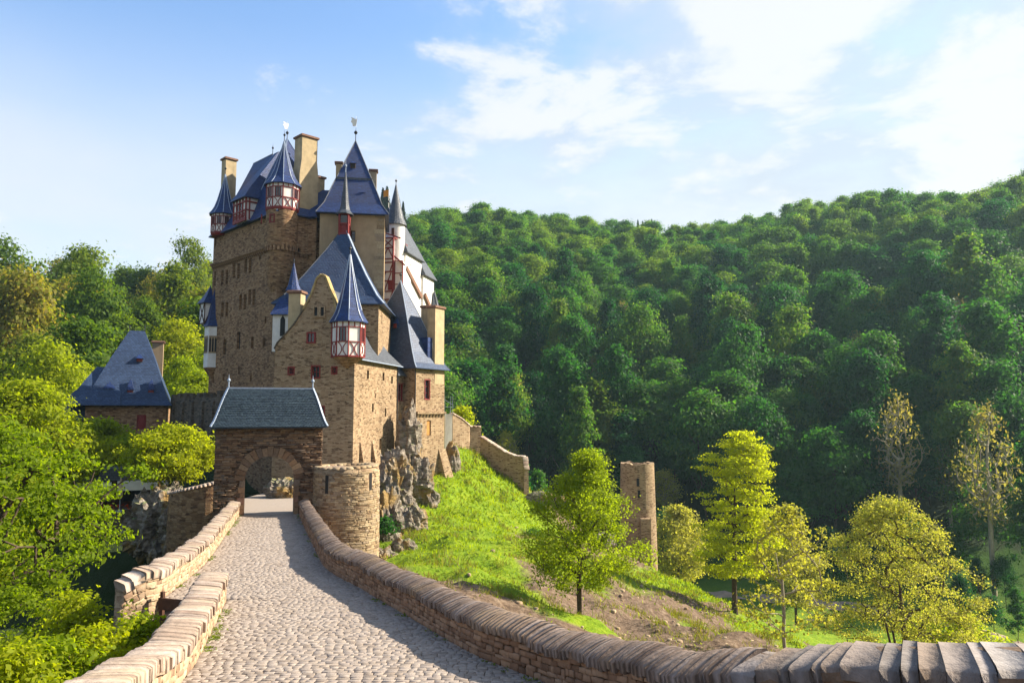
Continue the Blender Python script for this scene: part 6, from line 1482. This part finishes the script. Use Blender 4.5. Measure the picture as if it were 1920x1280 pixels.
if stuff_pts['hill']: far_wood('hill', stuff_pts['hill'], 'dense green woods covering the upper valley side')
if stuff_pts['ridge']: far_wood('ridge', stuff_pts['ridge'], 'sunlit light green woods along the upper slope and crest across the valley')
if stuff_pts['left']: far_wood('left', stuff_pts['left'], 'dense sunlit woods on the crest beyond the cottage')
# conifers on the far crest
for i, (px, py, Y, h) in enumerate(((1160, 416, 470, 1.0), (1178, 413, 470, 1.1), (1196, 412, 470, 1.15), (1205, 414, 465, .9), (1222, 411, 470, 1.25), (1228, 416, 468, 1.0), (1148, 419, 470, .8), (718, 352, 300, 1.2), (726, 350, 300, 1.5), (748, 372, 300, 1.1), (756, 378, 300, .9))):
    p = at(px, py, Y); o = empty('conifer', (p.x, p.y, p.z - 15 * h), 0, 'small dark conifer on the far crest' if i < 7 else 'dark conifer showing behind the grey cone turret', 'conifer', 'conifers on the crest' if i < 7 else 'conifers behind the castle'); o.scale = (h, h, h)
    link('crown', CONI[i % 2], o); tk = MB(); link('trunk', KINDS['hill'][1][0], o)
# ------------------------------------------------------------------ trees near the castle
def ground_at(px, py, Y): p = at(px, py, Y); return (p.x, p.y, gz(p.x, p.y) - .05)
near_tree('maple_tree', ground_at(1085, 1180, 38), 8.3, 1.7, 2.85, 'cone', 300, 32000, .090, 'leaf_maple', 'full bright green maple on the bare slope beyond the shaded parapet', 11, lean=(.5, 0), puff=.27, fill=.40, tip_r=.011)
near_tree('tall_tree', ground_at(1378, 1150, 70), 16.2, 3.2, 3.7, 'tall', 230, 30000, .15, 'leaf_yellow', 'tall tiered yellow-green tree on the grassy spur', 12, lean=(1.0, 0), puff=.48, flat=.24, fill=.40, tip_r=.022, lobes=14)
near_tree('young_tree', ground_at(1470, 1228, 35), 6.7, 1.3, 2.3, 'spread', 150, 3400, .12, 'leaf_straw', 'slender young tree with sparse golden leaves and forked trunk', 13, bark='bark_pale', lean=(.3, 0), puff=.17, fill=.35, tip_r=.009, asp=1.3)
near_tree('field_maple', ground_at(1700, 1230, 45), 12.6, 1.0, 4.9, 'spread', 450, 38000, .095, 'leaf_straw', 'wide spreading straw and olive leaved tree beyond the flat slabbed wall', 14, lean=(-.8, 0), puff=.30, flat=.5, fill=.36, tip_r=.012, trunks=3)
near_tree('field_maple', ground_at(1790, 1190, 58), 8.6, .8, 4.6, 'round', 240, 15000, .16, 'leaf_yellow', 'lower olive leaved bush tree beside the wide spreading tree', 15, puff=.38, fill=.4, trunks=3)
near_tree('valley_tree', ground_at(1272, 1060, 118), 15.0, 3.5, 4.6, 'round', 200, 14000, .26, 'leaf_straw', 'olive valley tree just behind the watchtower', 16, puff=.6, fill=.45, tip_r=.02)
near_tree('valley_tree', ground_at(1490, 1080, 108), 13.0, 3.0, 3.8, 'round', 190, 10000, .23, 'leaf_straw', 'pale budding tree behind the tall yellow-green tree', 17, puff=.5, fill=.45, tip_r=.02)
near_tree('terrace_tree', (at(318, 930, 56).x, 56, VL.z - .2), 6.4, 2.7, 3.3, 'round', 240, 18000, .17, 'leaf_bright', 'round bright lime-green tree on the tavern terrace', 18, puff=.36, fill=.42)
# left foreground
near_tree('riverbank_tree', (-21.0, 30, gz(-21.0, 30)), 11.6, 4.3, 5.1, 'round', 300, 27000, .135, 'leaf_bright', 'large leafy tree with dark forked trunks below the sunlit parapet', 19, puff=.32, fill=.36, tip_r=.024, trunks=4)
near_tree('riverbank_tree', (-29, 40, gz(-29, 40)), 12.4, 3, 5.2, 'round', 330, 32000, .17, 'leaf_bright', 'tall lime-green tree beside the dark forked tree', 20, puff=.42, fill=.42, tip_r=.018, trunks=2)
near_tree('riverbank_tree', (-37, 57, gz(-37, 57)), 12.6, 3, 5.6, 'round', 300, 24000, .22, 'leaf_bright', 'rounded lime-green tree in front of the cottage', 21, puff=.5, fill=.42, tip_r=.018)
near_tree('riverbank_tree', (-50, 68, gz(-50, 68)), 14, 4, 6.5, 'round', 300, 22000, .28, 'leaf_bright', 'big yellow-green tree left of the cottage', 22, puff=.62, fill=.42, tip_r=.02)
for i, (px, py, Y, Rc, lab) in enumerate(((190, 792, 68, 3.6, 'lime-green tree hiding the foot of the cottage annex'), (250, 822, 66, 3.0, 'small bright tree under the red shutter of the cottage'), (120, 800, 62, 4.0, 'broad yellow-green tree below the cottage annex'))):
    p = at(px, py, Y); z = gz(p.x, p.y); near_tree('terrace_tree', (p.x, p.y, z), p.z - z, (p.z - z) * .25, Rc, 'round', 190, 13000, .22, 'leaf_bright', lab, 90 + i, puff=.42, fill=.42)
SH = [(262, 1150, 17.2, 1.6, .9, 'leafy bush growing over the wooden barrier'), (190, 1175, 16.0, 2.0, 1.5, 'low bright bush against the outside of the sunlit parapet'), (95, 1190, 15.0, 2.4, 1.6, 'tall sprouting bush beside the sunlit parapet'), (20, 1210, 14.0, 2.4, 1.7, 'dense bush at the foot of the forked tree'), (140, 1110, 21, 2.6, 1.7, 'shaded bush under the dark forked tree'), (30, 1100, 23, 3.2, 2.2, 'wide shaded bush beneath the lime-green tree')]
for i, (px, py, Y, H, Rc, lab) in enumerate(SH):
    p = at(px, py, Y); z = gz(p.x, p.y); H2 = max(.9, p.z - z)
    near_tree('bush', (p.x, p.y, z - .1), H2, H2 * .18, Rc, 'spread', 120, 8500, .085, 'leaf_bright', lab, 40 + i, cat='bush', group='bushes along the sunlit parapet', puff=.20, fill=.45, tip_r=.007, trunks=3)
# sunlit trees between cottage and hill
rngm = np.random.default_rng(77)
GOLD = [(KINDS['left'][0][0], forest_crown(500 + i, 4.8, 10, 7500, .36, 'leaf_bright', 'round')) for i in range(2)]
MID = [(150, 700, 112, .95), (60, 660, 118, 1.1), (215, 660, 120, .9), (330, 640, 125, .9), (110, 640, 126, 1.0), (20, 720, 96, .9), (300, 700, 115, .75), (360, 720, 105, .8), (95, 730, 98, .85), (180, 745, 96, .7), (385, 660, 120, .8), (350, 690, 112, .7), (250, 620, 130, .95)]
for i, (px, py, Y, s) in enumerate(MID):
    p = at(px, py, Y); k = i % 2; put_tree(GOLD[k], k, p.x, p.y, p.z - 12 * s - 3.2, s, rngm.uniform(0, 6), 'yellow-green tree standing in the dip behind the cottage', 'trees behind the cottage')
for i, (px, py, Y, k, s) in enumerate(((1690, 955, 138, 0, 1.35), (1862, 1060, 118, 1, 1.3), (1505, 760, 185, 1, 1.1), (948, 740, 165, 2, 1.15), (872, 740, 150, 2, 1.0), (1650, 720, 200, 0, 1.1), (1590, 690, 215, 1, 1.0), (1780, 900, 140, 1, .9), (1010, 900, 130, 0, .8), (965, 660, 190, 2, 1.1))):
    p = at(px, py, Y); put_tree(BARE[k], 0, p.x, p.y, gz(p.x, p.y), s, i * 1.1, ['almost bare grey tree with pale trunk among the green woods', 'tall thin budding tree with pale trunk among the green woods', 'straw coloured budding tree among the green woods'][k], 'bare trees in the woods', 'budding_tree')
# brush along the valley edge and on the slopes
VB = [(1800, 1130, 110), (1862, 1135, 106), (1906, 1138, 103), (1745, 1115, 116), (1830, 1110, 118), (1885, 1105, 116), (1780, 1100, 128), (1560, 1080, 128), (1420, 1040, 138), (1330, 1030, 142), (1000, 930, 118), (1080, 960, 124), (960, 880, 112), (880, 810, 106), (1620, 1070, 132), (1700, 1080, 130), (930, 840, 112), (1240, 1010, 140)]
for i, (px, py, Y) in enumerate(VB):
    p = at(px, py, Y); k = i % 6; s = random.uniform(.5, .75) if i > 5 else .36; o = put_tree(KINDS['hill'][k], k, p.x, p.y, gz(p.x, p.y) - 3.0 * s, s, i * 1.3, 'low dark green tree at the foot of the shaded wooded hillside', 'trees along the valley edge')
p = at(868, 778, 92); near_tree('shrub', (p.x, p.y, gz(p.x, p.y) - .2), at(868, 762, 92).z - gz(p.x, p.y), .6, 1.4, 'round', 70, 2200, .24, 'leaf_yellow', 'yellow-green shrub behind the upper terrace wall', 60, cat='shrub')
for i, (px, py, Y, H, Rc, lab) in enumerate(((720, 985, 54.5, 1.2, .9, 'dark green shrub on the rock behind the bastion'), (748, 905, 66, 1.0, .7, 'green tuft on the rock below the tan house'), (938, 1040, 56, 1.0, .6, 'small dark shrub on the grassy slope'), (1000, 1000, 70, .8, .9, 'low bush on the ridge beside the rock ledge'), (720, 1050, 50, .7, .6, 'green plant between the bastion and the boulders'))):
    p = at(px, py, Y); z = gz(p.x, p.y); z0 = max(z, p.z - H) ; near_tree('shrub', (p.x, p.y, p.z - H * .6), H, .1, Rc, 'round', 50, 1300, .14, 'leaf_hill', lab, 70 + i, cat='shrub', puff=.22)
# ------------------------------------------------------------------ path on the valley floor
pp = MB(); pts = [(22, 132), (36, 130), (50, 124), (60, 116), (65.5, 108), (67, 100), (66, 92), (62, 84)]; rings = []
sp2 = smooth_path(pts, 2.0)
for i, q in enumerate(sp2):
    t = sp2[min(i + 1, len(sp2) - 1)] - sp2[max(i - 1, 0)]; n_ = np.array((t[1], -t[0])); n_ /= np.linalg.norm(n_)
    rings.append([(q[0] + n_[0] * k, q[1] + n_[1] * k, gz(q[0] + n_[0] * k, q[1] + n_[1] * k) + .12) for k in (-1.6, -.8, 0, .8, 1.6)])
pp.loft(rings, close=False); po = pp.build('path', plain_mat('trodden gravel', (.30, .22, .17), .95, .25, 1.5)); tag(po, 'gravel path along the valley floor', 'path', kind='structure')
# ------------------------------------------------------------------ grass and weeds on the slope
rg_ = np.random.default_rng(33); n = 90000
X = rg_.uniform(-13, 30, n); Y = rg_.uniform(30, 100, n); cv_ = cover(X, Y) + fbm(X, Y, .35, 5) * .5; okk = rg_.uniform(0, 1, n) < np.clip(cv_ - .15, .09, 1) * .75
X, Y = X[okk], Y[okk]; Zg = terrain_z(X, Y); n = len(X)
lean_ = rg_.normal(0, .5, (n, 2)); h = rg_.uniform(.10, .30, n) * (Y / 60); w = .05 * (Y / 60) * rg_.uniform(.6, 1.5, n); a = rg_.uniform(0, 6.28, n)
B = np.stack([X, Y, Zg - .02], 1); D = np.stack([np.cos(a) * w, np.sin(a) * w, np.zeros(n)], 1); T = B + np.stack([lean_[:, 0] * h, lean_[:, 1] * h, h], 1)
V = np.stack([B - D, B + D, T + D * .35, T - D * .35], 1).reshape(-1, 3)
M['grass_blade'] = leaf_mat('grass blades', [(0.10, 0.19, 0.006), (0.16, 0.26, 0.008), (0.22, 0.30, 0.012), (0.28, 0.29, 0.035)], 0.4)
go = link('grass', mesh_np('grass', V, np.arange(n * 4).reshape(n, 4), M['grass_blade'])); tag(go, 'short bright grass tufts on the castle slope', 'grass', kind='stuff')
# coarse weeds and dead grass in clumps over the slope
nc = 520; cxx = rg_.uniform(-9, 26, nc); cyy = rg_.uniform(33, 95, nc); k = np.repeat(np.arange(nc), rg_.integers(12, 60, nc)); n = len(k); sp_r = rg_.uniform(.12, .55, nc)[k]
X = cxx[k] + rg_.normal(0, 1, n) * sp_r; Y = cyy[k] + rg_.normal(0, 1, n) * sp_r; Zg = terrain_z(X, Y); h = rg_.uniform(.15, .5, n) * (.6 + sp_r); w = .022 * (Y / 45) * rg_.uniform(.7, 1.6, n); a = rg_.uniform(0, 6.28, n); ln = rg_.normal(0, .45, (n, 2))
B = np.stack([X, Y, Zg - .03], 1); D = np.stack([np.cos(a) * w, np.sin(a) * w, np.zeros(n)], 1); T = B + np.stack([ln[:, 0] * h, ln[:, 1] * h, h], 1)
M['weed_blade'] = leaf_mat('rough weeds', [(0.035, 0.085, 0.012), (0.07, 0.13, 0.014), (0.13, 0.17, 0.02), (0.24, 0.20, 0.08)], 0.3)
wd = link('rough_weeds', mesh_np('rough_weeds', np.stack([B - D, B + D, T + D * .3, T - D * .3], 1).reshape(-1, 3), np.arange(n * 4).reshape(n, 4), M['weed_blade'])); tag(wd, 'coarse weeds and dead grass in clumps over the slope', 'weeds', kind='stuff')
# weeds and moss along the feet of the parapets
wp = []
for path, sgn in ((RP, -1), (L1P, 1), (L2P, 1)):
    for _ in range(260):
        i = int(rg_.integers(0, len(path))); q = path[i] + rg_.normal(0, .05, 2); 
        if fbm(np.array([q[0]]), np.array([q[1]]), .8, 4)[0] > .02: wp.append((q[0] - sgn * -.06, q[1], road_z(q[1]) - .01))
wp = np.array(wp); k = np.repeat(np.arange(len(wp)), 9); P_ = wp[k] + rg_.normal(0, 1, (len(k), 3)) * np.array([.05, .05, .012]) + np.array([0, 0, .015])
V_, F_ = leaf_quads(P_, np.tile([0, 0, .4], (len(P_), 1)), .032, rg_, 2.2, 1.0); wo2 = link('weeds', mesh_np('weeds', V_, F_, M['leaf_left'])); tag(wo2, 'small weeds growing along the feet of the parapets', 'weeds', kind='stuff')
# loose stones on the bare earth
n = 1500; X = rg_.uniform(-9, 26, n); Y = rg_.uniform(34, 96, n); ok = cover(X, Y) < .5; X, Y = X[ok], Y[ok]; Zs = terrain_z(X, Y); VV, FF, b = [], [], 0
for x, y, z in zip(X, Y, Zs):
    v, f = UNIT[int(rg_.integers(0, 7))]; s = float(rg_.uniform(.06, .32)) ** 1.3 * 1.3; c_, s_ = math.cos(x * 9), math.sin(x * 9); q = v * np.array([s, s * .8, s * .6]); q = np.stack([q[:, 0] * c_ - q[:, 1] * s_, q[:, 0] * s_ + q[:, 1] * c_, q[:, 2]], 1)
    VV.append(q + np.array([x, y, z - .05])); FF.append(f + b); b += len(v)
so = link('loose_stones', mesh_np('loose_stones', np.vstack(VV), np.vstack(FF), M['piece_tan'])); tag(so, 'loose stones scattered over the bare slope', 'stones', kind='stuff')

# ------------------------------------------------------------------ haze in the valley air
hz = MB(); hz.box(-420, 520, -60, 620, -34.5, 175); hzo = hz.build('haze', bpy.data.materials.new('valley haze')); tag(hzo, 'thin blue haze filling the valley air', 'haze', kind='stuff')
hm = hzo.data.materials[0]; hm.use_nodes = True; ht = hm.node_tree; ht.nodes.clear(); ho = ht.nodes.new('ShaderNodeOutputMaterial'); hv = ht.nodes.new('ShaderNodeVolumePrincipled')
hv.inputs['Color'].default_value = (0.60, 0.88, 1.0, 1); hv.inputs['Density'].default_value = 0.00015; hv.inputs['Anisotropy'].default_value = 0.3; ht.links.new(hv.outputs[0], ho.inputs['Volume'])
